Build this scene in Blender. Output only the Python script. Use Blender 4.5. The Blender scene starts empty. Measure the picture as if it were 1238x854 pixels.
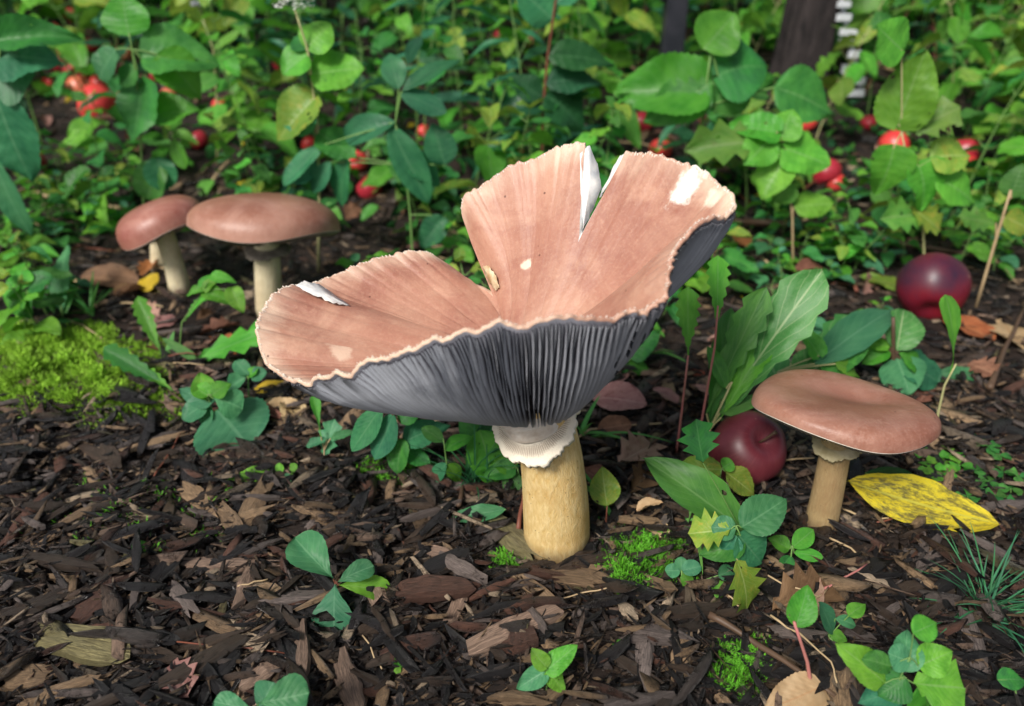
import bpy, math, random
import numpy as np
from mathutils import Vector, Matrix

SC = bpy.context.scene
COL = SC.collection
S = 0.01                      # all numbers below are centimetres; the scene is in metres
RND = random.Random(7)

# ------------------------------------------------------------------ camera
PITCH = math.radians(29.0); CAMH = 38.0; FPX = 894.0
cam_d = bpy.data.cameras.new('camera'); cam = bpy.data.objects.new('camera', cam_d); COL.objects.link(cam)
cam_d.sensor_width = 36.0; cam_d.lens = 36.0 * FPX / 1238.0
cam_d.clip_start = 0.01; cam_d.clip_end = 500.0
cam.location = (0, 0, CAMH * S); cam.rotation_euler = (math.radians(90) - PITCH, 0, 0)
cam_d.dof.use_dof = True; cam_d.dof.focus_distance = 0.47; cam_d.dof.aperture_fstop = 5.2
SC.camera = cam
# ------------------------------------------------------------------ light
SUN_EL, SUN_AZ = math.radians(45), math.radians(216)      # azimuth clockwise from +Y: from behind the camera, left
w = bpy.data.worlds.new("World"); SC.world = w; w.use_nodes = True
nt = w.node_tree; bg = nt.nodes['Background']
sky = nt.nodes.new('ShaderNodeTexSky'); sky.sky_type = 'NISHITA'; sky.sun_disc = False
sky.sun_elevation = SUN_EL; sky.sun_rotation = SUN_AZ; sky.air_density = 1.0; sky.dust_density = 3.0
hs = nt.nodes.new('ShaderNodeHueSaturation'); hs.inputs['Saturation'].default_value = .55      # thin even cloud
nt.links.new(sky.outputs[0], hs.inputs['Color']); nt.links.new(hs.outputs[0], bg.inputs[0]); bg.inputs[1].default_value = 0.07
sun_d = bpy.data.lights.new('sun', 'SUN'); sun = bpy.data.objects.new('sun', sun_d); COL.objects.link(sun)
sun_d.energy = 3.0; sun_d.angle = math.radians(16); sun_d.color = (1.0, 0.95, 0.88)
sd = Vector((math.sin(SUN_AZ) * math.cos(SUN_EL), math.cos(SUN_AZ) * math.cos(SUN_EL), math.sin(SUN_EL)))
sun.rotation_euler = (-sd).to_track_quat('-Z', 'Y').to_euler(); sun.location = sd * 3
SC.view_settings.view_transform = 'Standard'; SC.view_settings.look = 'None'
SC.view_settings.gamma = 1.0; SC.view_settings.exposure = 0.50
SC.render.engine = 'CYCLES'; SC.cycles.max_bounces = 6; SC.cycles.transparent_max_bounces = 8
SC.cycles.use_denoising = True

# ------------------------------------------------------------------ ground height and pixel helpers
def hz(x, y):
    sl = np.clip((y - 92.0) / 30.0, 0, 1); up = np.where(y > 122, (y - 122) * .17 + 2.55, sl * sl * 2.55)
    up = np.where(y > 270, 27.71 + 6 * np.tanh((y - 270) * .17 / 6), up)
    near = 1 / (1 + np.maximum(y - 200, 0) / 80.0)
    b = .45 * np.sin(.31 * x + 1.1) * np.sin(.27 * y + .4) + .3 * np.sin(.77 * x + .41 * y) + .22 * np.sin(.53 * y - .9 * x + 2) \
        + .12 * np.sin(1.7 * x + .6 * y + 1) * np.sin(1.5 * y)
    mound = 2.0 * np.exp(-(((x + 33) / 11) ** 2 + ((y - 62) / 7) ** 2))
    return up + b * near + mound
def H(x, y):
    sin = math.sin
    if y > 270: up = 27.71 + 6 * math.tanh((y - 270) * .17 / 6)
    elif y > 122: up = (y - 122) * .17 + 2.55
    else: sl = min(1, max(0, (y - 92.0) / 30.0)); up = sl * sl * 2.55
    b = .45 * sin(.31 * x + 1.1) * sin(.27 * y + .4) + .3 * sin(.77 * x + .41 * y) + .22 * sin(.53 * y - .9 * x + 2) + .12 * sin(1.7 * x + .6 * y + 1) * sin(1.5 * y)
    return up + b / (1 + max(y - 200, 0) / 80.0) + 2.0 * math.exp(-(((x + 33) / 11) ** 2 + ((y - 62) / 7) ** 2))
def ray(px, py):
    u = (px - 619) / FPX; v = (427 - py) / FPX
    c, s = math.cos(PITCH), math.sin(PITCH)
    return Vector((u, c + v * s, -s + v * c))
def PY(px, py, y):
    d = ray(px, py); t = y / d.y
    return Vector((d.x * t, y, CAMH + d.z * t))
def G(px, py, up=0.0):
    d = ray(px, py); t = 15.0
    while t < 900:
        g = CAMH + d.z * t - H(d.x * t, d.y * t) - up
        if g <= 0: break
        t += max(.12, g * .45)
    return Vector((d.x * t, d.y * t, CAMH + d.z * t))
def cmpx(p):                   # cm per photograph pixel at a point
    c, s = math.cos(PITCH), math.sin(PITCH)
    return max(5.0, p.y * c + (CAMH - p.z) * s) / FPX
def proj(p):
    c, s = math.cos(PITCH), math.sin(PITCH)
    dz = p[2] - CAMH; dep = p[1] * c - dz * s
    if dep < 1: return (-9999, -9999)
    return (619 + FPX * p[0] / dep, 427 - FPX * (p[1] * s + dz * c) / dep)

# ------------------------------------------------------------------ mesh builder and object helpers
class MB:
    def __init__(s): s.v = []; s.f = []; s.uv = []; s.mi = []
    def add(s, vs, fs, uvs=None, mi=0):
        o = len(s.v); s.v += [tuple(p) for p in vs]
        s.uv += list(uvs) if uvs is not None else [(0, 0)] * len(vs)
        for f in fs: s.f.append(tuple(i + o for i in f)); s.mi.append(mi)
    def tube(s, pts, rad, n=6, mi=0, cap=True, uvs=1.0):
        pts = [Vector(p) for p in pts]; vs = []; uv = []; L = 0
        if not hasattr(rad, '__len__'): rad = [rad] * len(pts)
        ref = None
        for i, p in enumerate(pts):
            t = (pts[min(i + 1, len(pts) - 1)] - pts[max(i - 1, 0)]).normalized()
            if ref is None:
                ref = Vector((0, 0, 1)) if abs(t.z) < .9 else Vector((1, 0, 0))
            a = (ref - t * ref.dot(t)).normalized(); b = t.cross(a); ref = a
            if i: L += (p - pts[i - 1]).length
            for k in range(n):
                q = 2 * math.pi * k / n
                vs.append(p + (a * math.cos(q) + b * math.sin(q)) * rad[i]); uv.append((L * uvs, k / n))
        fs = [(i * n + k, i * n + (k + 1) % n, (i + 1) * n + (k + 1) % n, (i + 1) * n + k) for i in range(len(pts) - 1) for k in range(n)]
        if cap: fs.append(tuple(range(n - 1, -1, -1))); fs.append(tuple((len(pts) - 1) * n + k for k in range(n)))
        s.add(vs, fs, uv, mi)
    def mesh(s, name, mats=(), smooth=True):
        m = bpy.data.meshes.new(name); m.from_pydata([(a * S, b * S, c * S) for a, b, c in s.v], [], s.f)
        ul = m.uv_layers.new(name='UVMap'); li = np.zeros(len(m.loops), dtype=np.int32); m.loops.foreach_get('vertex_index', li)
        ul.data.foreach_set('uv', np.array(s.uv, dtype=np.float32)[li].ravel())
        for x in mats: m.materials.append(x)
        if any(s.mi): m.polygons.foreach_set('material_index', s.mi)
        if smooth: m.polygons.foreach_set('use_smooth', [True] * len(s.f))
        m.update(); return m
WM = {}
def obj(name, mesh, parent=None, M=None):
    o = bpy.data.objects.new(name, mesh); COL.objects.link(o)
    M = Matrix(M) if M is not None else Matrix.Identity(4)
    WM[o.name] = M
    L = M
    if parent is not None:
        o.parent = parent; L = WM[parent.name].inverted() @ M
    L = L.copy(); L.translation = L.translation * S; o.matrix_basis = L
    return o
def T(p): return Matrix.Translation(Vector(p))
def tag(o, label=None, cat=None, group=None, kind=None):
    if label: o['label'] = label
    if cat: o['category'] = cat
    if group: o['group'] = group
    if kind: o['kind'] = kind
    return o
def thing(name, label, cat, p, group=None, M=None):
    return tag(obj(name, None, None, M if M is not None else T(p)), label, cat, group)
def copy_tree(o, parent=None, M=None):
    c = o.copy(); COL.objects.link(c); c.parent = parent
    if M is not None:
        L = Matrix(M); WM[c.name] = L.copy(); L.translation = L.translation * S; c.matrix_basis = L
    for ch in o.children: copy_tree(ch, c)
    return c
def frame(A, B, hint, w, zs=None):
    A, B = Vector(A), Vector(B); y = B - A; L = y.length; y = y / L
    n = Vector(hint); n = n - y * n.dot(y)
    if n.length < 1e-3: n = Vector((1, 0, 0)) - y * y.x
    n.normalize(); x = y.cross(n); z = zs or L
    return Matrix(((x.x * w, y.x * L, n.x * z, A.x), (x.y * w, y.y * L, n.y * z, A.y), (x.z * w, y.z * L, n.z * z, A.z), (0, 0, 0, 1)))

# ------------------------------------------------------------------ materials
class Mt:
    def __init__(s, name):
        s.m = bpy.data.materials.new(name); s.m.use_nodes = True; s.t = s.m.node_tree; s.p = s.t.nodes['Principled BSDF']
        s.out = s.t.nodes['Material Output']
    def n(s, typ, **kw):
        nd = s.t.nodes.new('ShaderNode' + typ)
        for k, v in kw.items():
            if k.startswith('i_'): nd.inputs[int(k[2:]) if k[2:].isdigit() else k[2:].replace('_', ' ')].default_value = v
            else: setattr(nd, k, v)
        return nd
    def l(s, a, b): s.t.links.new(a, b)
    def coord(s, kind='Object', scale=(1, 1, 1)):
        tc = s.n('TexCoord'); mp = s.n('Mapping'); s.l(tc.outputs[kind], mp.inputs[0]); mp.inputs['Scale'].default_value = scale
        return mp.outputs[0]
    def noise(s, vec, scale, detail=4, rough=.6, dist=0):
        nd = s.n('TexNoise'); s.l(vec, nd.inputs['Vector']); nd.inputs['Scale'].default_value = scale
        nd.inputs['Detail'].default_value = detail; nd.inputs['Roughness'].default_value = rough; nd.inputs['Distortion'].default_value = dist
        return nd.outputs['Fac']
    def ramp(s, fac, stops):
        r = s.n('ValToRGB'); s.l(fac, r.inputs[0]); e = r.color_ramp.elements
        while len(e) < len(stops): e.new(.5)
        for el, (p, c) in zip(e, stops): el.position = p; el.color = (c, c, c, 1) if isinstance(c, (int, float)) else (*c, 1)
        return r.outputs[0]
    def math(s, op, a, b=None, c=None, clamp=False):
        nd = s.n('Math', operation=op, use_clamp=clamp)
        for i, x in enumerate((a, b, c)):
            if x is None: continue
            if isinstance(x, (int, float)): nd.inputs[i].default_value = x
            else: s.l(x, nd.inputs[i])
        return nd.outputs[0]
    def mix(s, fac, a, b, mode='MIX'):
        nd = s.n('Mix', data_type='RGBA', blend_type=mode)
        for x, i in ((fac, 0), (a, 6), (b, 7)):
            if isinstance(x, (int, float)): nd.inputs[i].default_value = x
            elif isinstance(x, tuple): nd.inputs[i].default_value = (*x, 1)
            else: s.l(x, nd.inputs[i])
        return nd.outputs[2]
    def bump(s, h, strength=.3, dist=.0005):
        b = s.n('Bump'); s.l(h, b.inputs['Height']); b.inputs['Strength'].default_value = strength; b.inputs['Distance'].default_value = dist
        s.l(b.outputs[0], s.p.inputs['Normal']); return b.outputs[0]
    def base(s, c): s.l(c, s.p.inputs['Base Color']) if not isinstance(c, tuple) else setattr(s.p.inputs['Base Color'], 'default_value', (*c, 1))
    def rough(s, r, spec=None):
        if isinstance(r, (int, float)): s.p.inputs['Roughness'].default_value = r
        else: s.l(r, s.p.inputs['Roughness'])
        if spec is not None: s.p.inputs['Specular IOR Level'].default_value = spec
    def sep(s, vec):
        nd = s.n('SeparateXYZ'); s.l(vec, nd.inputs[0]); return nd.outputs

def leaf_mat(name, c1, c2, vein, teeth=9, spots=None, spot_amt=.5, rough=.42, trans=.34, jitter=.06, back=None, spec=.35, holes=0, sps=5.0):
    M = Mt(name); uv = M.coord('UV'); x, y, _ = M.sep(uv)
    oi = M.n('ObjectInfo'); rnd = oi.outputs['Random']
    cmb = M.n('CombineXYZ'); M.l(rnd, cmb.inputs[2])
    vadd = M.n('VectorMath', operation='ADD'); M.l(uv, vadd.inputs[0]); sc = M.n('VectorMath', operation='SCALE'); M.l(cmb.outputs[0], sc.inputs[0]); sc.inputs['Scale'].default_value = 37.0
    M.l(sc.outputs[0], vadd.inputs[1]); uvr = vadd.outputs[0]
    n1 = M.noise(uvr, 3.5, 5); col = M.mix(M.ramp(n1, [(.35, 0.), (.65, 1.)]), c1, c2)
    a = M.math('ABSOLUTE', M.math('SUBTRACT', x, .5))
    mid = M.math('LESS_THAN', a, .022)
    lat = M.math('FRACT', M.math('SUBTRACT', M.math('MULTIPLY', y, float(teeth)), M.math('MULTIPLY', a, teeth * .75)))
    latm = M.math('LESS_THAN', M.math('ABSOLUTE', M.math('SUBTRACT', lat, .5)), .045)
    net = M.n('TexVoronoi', feature='DISTANCE_TO_EDGE'); M.l(uvr, net.inputs['Vector']); net.inputs['Scale'].default_value = 26
    netm = M.math('LESS_THAN', net.outputs['Distance'], .06)
    vm = M.math('MAXIMUM', mid, M.math('MAXIMUM', M.math('MULTIPLY', latm, .55), M.math('MULTIPLY', netm, .16)))
    if spots is not None:
        sn = M.noise(uvr, sps, 9, .78); m = M.ramp(sn, [(1 - spot_amt - .06, 0.), (1 - spot_amt + .06, 1.)]); col = M.mix(m, col, spots)
    bl = M.noise(uvr, 1.6, 3, .6); col = M.mix(M.math('MULTIPLY', M.ramp(bl, [(.4, 0.), (.7, 1.)]), .35), col, tuple(q * .45 for q in c1)); col = M.mix(M.math('MULTIPLY', vm, .75), col, vein)
    hsv = M.n('HueSaturation'); M.l(col, hsv.inputs['Color'])
    M.l(M.math('ADD', .5 - jitter * .35, M.math('MULTIPLY', rnd, jitter * .7)), hsv.inputs['Hue'])
    r2 = M.math('FRACT', M.math('MULTIPLY', rnd, 17.3)); M.l(M.math('ADD', 1 - jitter * 4, M.math('MULTIPLY', r2, jitter * 8)), hsv.inputs['Value'])
    col = hsv.outputs[0]
    if back is not None:
        g = M.n('NewGeometry'); col = M.mix(g.outputs['Backfacing'], col, back)
    M.base(col); M.rough(M.math('ADD', rough - .1, M.math('MULTIPLY', n1, .25)), spec)
    hgt = M.math('SUBTRACT', M.math('ADD', M.math('MULTIPLY', n1, .4), M.math('MULTIPLY', M.math('ABSOLUTE', M.math('SUBTRACT', lat, .5)), .35)), M.math('MULTIPLY', netm, .1))
    M.bump(hgt, .5, .0012)
    if trans:
        tr = M.n('BsdfTranslucent'); M.l(M.mix(.5, col, tuple(min(1, q * 1.6) for q in c2)), tr.inputs['Color'])
        ms = M.n('MixShader'); ms.inputs[0].default_value = trans; M.l(M.p.outputs[0], ms.inputs[1]); M.l(tr.outputs[0], ms.inputs[2])
        M.l(ms.outputs[0], M.out.inputs[0])
        if holes:                                      # nibbled by slugs
            vo = M.n('TexVoronoi'); M.l(uvr, vo.inputs['Vector']); vo.inputs['Scale'].default_value = 4.5; vo.inputs['Randomness'].default_value = 1
            gate = M.ramp(M.noise(uvr, 2.1, 5, .7), [(.50, 0.), (.62, 1.)])
            hm = M.math('LESS_THAN', M.math('ADD', vo.outputs['Distance'], M.math('MULTIPLY', n1, .12)), M.math('MULTIPLY', gate, holes))
            tp = M.n('BsdfTransparent'); m2 = M.n('MixShader'); M.l(hm, m2.inputs[0]); M.l(ms.outputs[0], m2.inputs[1]); M.l(tp.outputs[0], m2.inputs[2]); M.l(m2.outputs[0], M.out.inputs[0])
    return M.m
_brown = (.13, .08, .025)
LM = {
 'broad': leaf_mat('leaf_broad_green', (0.030, 0.175, 0.034), (0.070, 0.290, 0.045), (.12, .30, .09), spots=_brown, spot_amt=.27, holes=0.22),
 'light': leaf_mat('leaf_light_green', (0.080, 0.300, 0.025), (0.150, 0.430, 0.040), (.18, .38, .10), spots=_brown, spot_amt=.27, holes=0.24),
 'blue': leaf_mat('leaf_blue_green', (0.024, 0.146, 0.073), (0.049, 0.232, 0.104), (.09, .25, .13), rough=.38),
 'dark': leaf_mat('leaf_dark_green', (0.012, 0.073, 0.027), (0.027, 0.122, 0.043), (.06, .18, .08), rough=.35, holes=0.16),
 'yel': leaf_mat('leaf_yellow_green', (.13, .30, .03), (.26, .38, .05), (.38, .5, .16), spots=(.42, .38, .05), spot_amt=.42, holes=0.3),
 'tatty': leaf_mat('leaf_tatty_green', (0.098, 0.268, 0.037), (0.183, 0.366, 0.055), (.24, .35, .12), spots=(.12, .07, .03), spot_amt=.36, holes=0.34),
 'dand': leaf_mat('leaf_dandelion', (0.043, 0.220, 0.049), (0.085, 0.317, 0.079), (.35, .5, .25), teeth=6, rough=.4),
 'seed': leaf_mat('leaf_seedling', (.05, .22, .10), (.085, .29, .125), (.15, .37, .19), teeth=7),
 'gold': leaf_mat('leaf_yellow', (.75, .55, .02), (.85, .68, .04), (.6, .55, .08), spots=(.12, .10, .04), spot_amt=.49, sps=8.5, jitter=.02),
 'lemon': leaf_mat('leaf_plain_yellow', (.75, .55, .03), (.8, .62, .05), (.65, .45, .05), jitter=.03, spots=(.35, .2, .03), spot_amt=.3),
 'brown': leaf_mat('leaf_dry_brown', (.13, .06, .035), (.24, .12, .07), (.30, .18, .11), trans=.12, jitter=.07, rough=.6, spec=.25, spots=(.05, .025, .015), spot_amt=.4, holes=0.26),
 'pinkbrown': leaf_mat('leaf_pink_brown', (.30, .15, .12), (.40, .24, .19), (.45, .30, .24), trans=.12, rough=.55, spots=(.16, .06, .04), spot_amt=.42, holes=0.22),
 'rust': leaf_mat('leaf_rust', (.28, .08, .03), (.38, .13, .05), (.4, .18, .08), trans=.12, rough=.5, spec=.3, spots=(.1, .04, .02), spot_amt=.36),
 'tan': leaf_mat('leaf_tan', (.5, .34, .17), (.62, .46, .26), (.5, .3, .14), trans=.15, rough=.6, jitter=.03),
 'grass': leaf_mat('grass_blade', (0.085, 0.305, 0.061), (0.146, 0.390, 0.085), (.15, .36, .1), teeth=2, rough=.4),
 'pine': leaf_mat('grass_fine_blue', (.04, .20, .09), (.07, .28, .12), (.1, .3, .15), teeth=1, rough=.4),
}
def stem_mat(name, c1, c2):
    M = Mt(name); v = M.coord('Object'); n = M.noise(v, 90, 3); M.base(M.mix(n, c1, c2)); M.rough(.5, .3); M.bump(n, .3, .0005); return M.m
ST = {'green': stem_mat('stem_green', (.09, .22, .05), (.2, .33, .1)), 'red': stem_mat('stem_red', (.12, .035, .03), (.22, .08, .04)),
      'pink': stem_mat('stem_pink', (.5, .14, .16), (.42, .22, .16)), 'pale': stem_mat('stem_pale', (.35, .36, .15), (.45, .42, .22)),
      'straw': stem_mat('stem_straw', (.5, .38, .22), (.36, .25, .14)), 'bark': stem_mat('stem_bark', (.05, .03, .02), (.13, .08, .05)),
      'white': stem_mat('petal_white', (.75, .78, .74), (.85, .86, .83)), 'lilac': stem_mat('petal_pale', (.5, .5, .6), (.75, .75, .8))}
# ================================================================== mushrooms
def cap_material(name, mid, deep, pale, rim, streak=(60, 2.2), rough=.42, rimw=.10, spec=.35, centre=0.):
    M = Mt(name); uv = M.coord('UV'); x, y, _ = M.sep(uv)            # x: round the cap, y: centre to rim
    ob = M.coord('Object')
    big = M.noise(ob, 14, 4, .6); col = M.mix(M.ramp(big, [(.34, 0.), (.62, 1.)]), deep, mid)
    sv = M.n('Mapping'); M.l(uv, sv.inputs[0]); sv.inputs['Scale'].default_value = (streak[0], streak[1], 1)
    st = M.noise(sv.outputs[0], 3.0, 6, .7, .3); col = M.mix(M.math('MULTIPLY', M.ramp(st, [(.48, 0.), (.78, 1.)]), .2), col, pale); bg2 = M.noise(ob, 22, 5, .65, .6); col = M.mix(M.math('MULTIPLY', M.ramp(bg2, [(.45, 0.), (.68, 1.)]), .5), col, pale)
    fine = M.noise(ob, 420, 3, .7); col = M.mix(M.math('MULTIPLY', M.ramp(fine, [(.5, 0.), (.8, 1.)]), .35), col, pale)
    pt = M.noise(ob, 38, 6, .75); col = M.mix(M.math('MULTIPLY', M.ramp(pt, [(.58, 0.), (.7, 1.)]), .45), col, pale)
    rn = M.math('ADD', y, M.math('MULTIPLY', M.math('SUBTRACT', M.noise(sv.outputs[0], 2.2, 5, .7), .5), .16))
    gt = M.ramp(M.noise(ob, 11, 4, .6), [(.40, .15), (.6, 1.)]); col = M.mix(M.math('MULTIPLY', gt, M.ramp(rn, [(1 - rimw * 2.6, 0.), (1 - rimw * .3, 1.)])), col, rim); col = M.mix(M.ramp(y, [(.05, centre), (.45, 0.)]), col, deep)
    spk = M.n('TexVoronoi'); M.l(ob, spk.inputs['Vector']); spk.inputs['Scale'].default_value = 55
    col = M.mix(M.math('MULTIPLY', M.math('LESS_THAN', spk.outputs['Distance'], .045), .8), col, (.12, .05, .035))
    M.base(col); M.rough(M.math('ADD', rough - .12, M.math('MULTIPLY', st, .25)), spec)
    h = M.math('ADD', M.math('MULTIPLY', st, .45), M.math('MULTIPLY', fine, .6)); M.bump(h, .55, .0009)
    M.p.inputs['Subsurface Weight'].default_value = .12; M.p.inputs['Subsurface Radius'].default_value = (.01, .005, .003)
    M.p.inputs['Subsurface Scale'].default_value = .5
    return M.m
CAP_BIG = cap_material('cap_skin_salmon', (.41, .195, .135), (.28, .115, .083), (.60, .37, .26), (.70, .52, .39), rimw=.034)
CAP_PINK = cap_material('cap_skin_pink', (.34, .160, .108), (.22, .085, .055), (.52, .31, .24), (.46, .25, .19), streak=(30, 1.5), rough=.40, rimw=.05, centre=.9, spec=.4)
CAP_RED = cap_material('cap_skin_red', (.31, .125, .088), (.25, .08, .065), (.48, .26, .21), (.34, .15, .115), streak=(30, 1.5), rough=.34, rimw=.05, centre=.5)
def simple(name, c1, c2, scale=60, rough=.6, bump=.3, spec=.3, detail=5, sss=0):
    M = Mt(name); v = M.coord('Object'); n = M.noise(v, scale, detail); M.base(M.mix(M.ramp(n, [(.3, 0.), (.7, 1.)]), c1, c2))
    M.rough(rough, spec); M.bump(n, bump, .001)
    if sss: M.p.inputs['Subsurface Weight'].default_value = sss; M.p.inputs['Subsurface Radius'].default_value = (.01, .006, .004)
    return M.m
FLESH = simple('flesh_white', (.52, .54, .56), (.82, .80, .76), 150, .8, .6, sss=.1)
FRINGE = simple('fringe_cream', (.62, .52, .42), (.86, .80, .72), 160, .7, .4)
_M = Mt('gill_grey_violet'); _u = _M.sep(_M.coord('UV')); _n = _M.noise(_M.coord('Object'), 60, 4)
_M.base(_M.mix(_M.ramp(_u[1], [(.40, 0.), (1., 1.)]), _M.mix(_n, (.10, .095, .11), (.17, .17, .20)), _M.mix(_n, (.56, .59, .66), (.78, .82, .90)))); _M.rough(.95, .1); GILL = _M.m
GILLB = simple('gill_bed', (.05, .045, .05), (.09, .085, .10), 60, .8, .2)
GILLP = simple('gill_pale', (.32, .27, .24), (.42, .38, .36), 45, .6, .3)
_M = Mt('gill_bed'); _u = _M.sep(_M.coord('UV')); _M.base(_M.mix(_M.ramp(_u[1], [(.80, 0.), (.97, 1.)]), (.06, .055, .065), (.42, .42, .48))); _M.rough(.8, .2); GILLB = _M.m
def stem_material(name, c1, c2, c3):
    M = Mt(name); uv = M.coord('UV'); ob = M.coord('Object')
    mp = M.n('Mapping'); M.l(uv, mp.inputs[0]); mp.inputs['Scale'].default_value = (.35, 14, 1)
    f = M.noise(mp.outputs[0], 3, 6, .7, .4); col = M.mix(M.ramp(f, [(.3, 0.), (.7, 1.)]), c1, c2)
    b = M.noise(ob, 28, 4); col = M.mix(M.math('MULTIPLY', M.ramp(b, [(.45, 0.), (.7, 1.)]), .6), col, c3)
    mp2 = M.n('Mapping'); M.l(uv, mp2.inputs[0]); mp2.inputs['Scale'].default_value = (1.0, 16, 1)
    v = M.n('TexVoronoi'); M.l(mp2.outputs[0], v.inputs['Vector']); v.inputs['Scale'].default_value = 1.7
    col = M.mix(M.math('MULTIPLY', M.math('LESS_THAN', v.outputs['Distance'], .10), .7), col, (.12, .07, .03))
    sx = M.sep(uv)[0]; col = M.mix(M.math('MULTIPLY', M.ramp(M.math('DIVIDE', M.math('ADD', sx, M.math('MULTIPLY', b, 2.4)), 8.0), [(.42, 1.), (.60, 0.)]), .75), col, (.075, .045, .028))   # soil stuck to the foot
    M.base(col); M.rough(.5, .35); M.bump(M.math('ADD', f, M.math('MULTIPLY', M.noise(mp.outputs[0], 12, 4), .5)), .7, .0012)
    M.p.inputs['Subsurface Weight'].default_value = .1; M.p.inputs['Subsurface Radius'].default_value = (.01, .006, .003)
    return M.m
STEM_BIG = stem_material('stem_cream', (.60, .39, .13), (.84, .66, .34), (.54, .30, .08))
STEM_TAN = stem_material('stem_tan', (.36, .24, .11), (.50, .38, .20), (.26, .15, .07))
STEM_PALE = stem_material('stem_pale_cream', (.62, .52, .32), (.78, .70, .50), (.42, .31, .17))

def catmull(pts, sharp, n):
    """closed curve through pts (any dimension) with corners where sharp; n samples"""
    m = len(pts); P = [np.array(p, float) for p in pts]
    L = [np.linalg.norm(P[(i + 1) % m] - P[i]) for i in range(m)]; tot = sum(L); out = []
    for k in range(n):
        s = tot * k / n; i = 0
        while s > L[i]: s -= L[i]; i += 1
        t = s / L[i]; p1, p2 = P[i], P[(i + 1) % m]
        p0 = P[i - 1] if not sharp[i] else 2 * p1 - p2
        p3 = P[(i + 2) % m] if not sharp[(i + 1) % m] else 2 * p2 - p1
        out.append(.5 * (2 * p1 + (p2 - p0) * t + (2 * p0 - 5 * p1 + 4 * p2 - p3) * t * t + (3 * p1 - p0 - 3 * p2 + p3) * t ** 3))
    return out

# ---- the giant: full rim as (pixel, distance) points, profile exponent p, then V-shaped tears cut into it
BASE = G(672, 651); TOP = PY(650, 474, 39.4)
RIMP = [  # px, py, y, p
 (312, 396, 38.5, 1.5), (322, 370, 40.5, 1.4), (345, 352, 42, 1.25), (385, 343, 44, 1.25), (440, 320, 45.5, 1.25), (480, 309, 46.3, 1.25),
 (512, 307, 46.6, 1.25), (545, 318, 46.8, 1.25), (552, 300, 47.2, 1.25), (560, 270, 47.5, 1.25), (563, 240, 47.8, 1.25), (590, 220, 48, 1.25), (640, 195, 47.8, 1.25),
 (685, 178, 47.2, 1.25), (712, 174, 46.6, 1.25), (757, 186, 45.4, 1.25), (800, 190, 43.8, 1.25), (845, 206, 41.8, 1.3), (874, 228, 40, 1.3), (888, 250, 38.2, 1.3),
 (862, 263, 36.6, 1.2), (830, 278, 35.3, 1.22), (812, 298, 34.5, 1.26), (806, 325, 33.8, 1.35), (800, 352, 33.0, 1.5), (778, 370, 32.2, 1.7),
 (740, 378, 31.5, 1.95), (700, 378, 31, 2.2), (650, 381, 30.8, 2.2), (600, 388, 30.9, 2.2), (550, 400, 31.2, 2.1), (500, 416, 31.8, 2.0),
 (450, 436, 32.6, 1.9), (405, 452, 33.6, 1.8), (370, 459, 34.8, 1.7), (342, 452, 35.8, 1.6), (323, 432, 37, 1.5)]
NT, NR = 900, 46
C0 = np.array([TOP.x, TOP.y, TOP.z])
rim_c = [tuple(PY(a, b, y)) + (p,) for a, b, y, p in RIMP]
rim = catmull(rim_c, [False] * len(rim_c), NT)
Rm = np.array([r[:3] for r in rim]); pe = np.array([r[3] for r in rim])
ux = np.array([proj(r) for r in Rm])
def idx_at(px, py): return int(np.argmin((ux[:, 0] - px) ** 2 + (ux[:, 1] - py) ** 2))
tmax = np.ones(NT)
def tear(a, b, tip_frac, depth, powr=1.0, powr2=None):
    """V between rim indices a and b, tip at tip_frac of the way, going in to tmax=depth"""
    for i in range(a, b + 1):
        f = (i - a) / max(1, b - a)
        g = f / tip_frac if f < tip_frac else (1 - f) / (1 - tip_frac)
        tmax[i] = min(tmax[i], 1 - (1 - depth) * max(0, g) ** (powr2 if powr2 and f > tip_frac else powr))
i_sl, i_sr = idx_at(709, 174), idx_at(757, 186)
i_na, i_nb = idx_at(532, 312), idx_at(561, 268)
def colpos(i, t):
    d = Rm[i] - C0; t = np.asarray(t, float)
    pos = C0[None, :] + np.stack([d[0] * t, d[1] * t, d[2] * t ** pe[i]], 1)
    wgt = math.exp(-((i - (i_nb - 4)) / 75.0) ** 2) * np.sin(np.pi * np.minimum(1, t) ** 1.3)
    pos[:, 0] += 1.25 * wgt
    wg2 = math.exp(-((i - i_sl - 6) / 30.0) ** 2) * np.sin(np.pi * np.minimum(1, t)); pos[:, 2] += .35 * wg2
    return pos
_tg = np.linspace(0, 1, 81); _F = np.stack([colpos(i, _tg) for i in range(NT)])
_k = np.fft.fftfreq(NT)[:, None]
for _m, _t in enumerate(_tg):                              # the disc is one soft sheet: even it out round the centre
    sg = 46 * (1 - _t) ** 1.2; _F[:, _m] = np.fft.ifft(np.fft.fft(_F[:, _m], axis=0) * np.exp(-2 * (np.pi * _k * sg) ** 2), axis=0).real
def colpos(i, t): return np.stack([np.interp(t, _tg, _F[i, :, c]) for c in range(3)], 1)
def find(px, py, a, b):
    best = (1e9, 0, 0)
    for i in range(a, b + 1):
        for t in np.linspace(.2, .98, 79):
            q = proj(colpos(i, [t])[0] + np.array([0, 0, .22 + 3.4 * (1 - t) ** 1.25])); e = (q[0] - px) ** 2 + (q[1] - py) ** 2
            if e < best[0]: best = (e, (i - a) / (b - a), t)
    return best[1:]
f_, t_ = find(705, 276, i_sl - 20, i_sr + 10); f_ = min(.8, max(.1, (f_ * (i_sr - i_sl + 30) - 20) / (i_sr - i_sl)))
tear(i_sl, i_sr, f_, t_, .8)
f_, t_ = find(606, 347, i_na, i_nb); print('NOTCH', f_, t_); f_ = min(.85, max(.15, f_))
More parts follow.
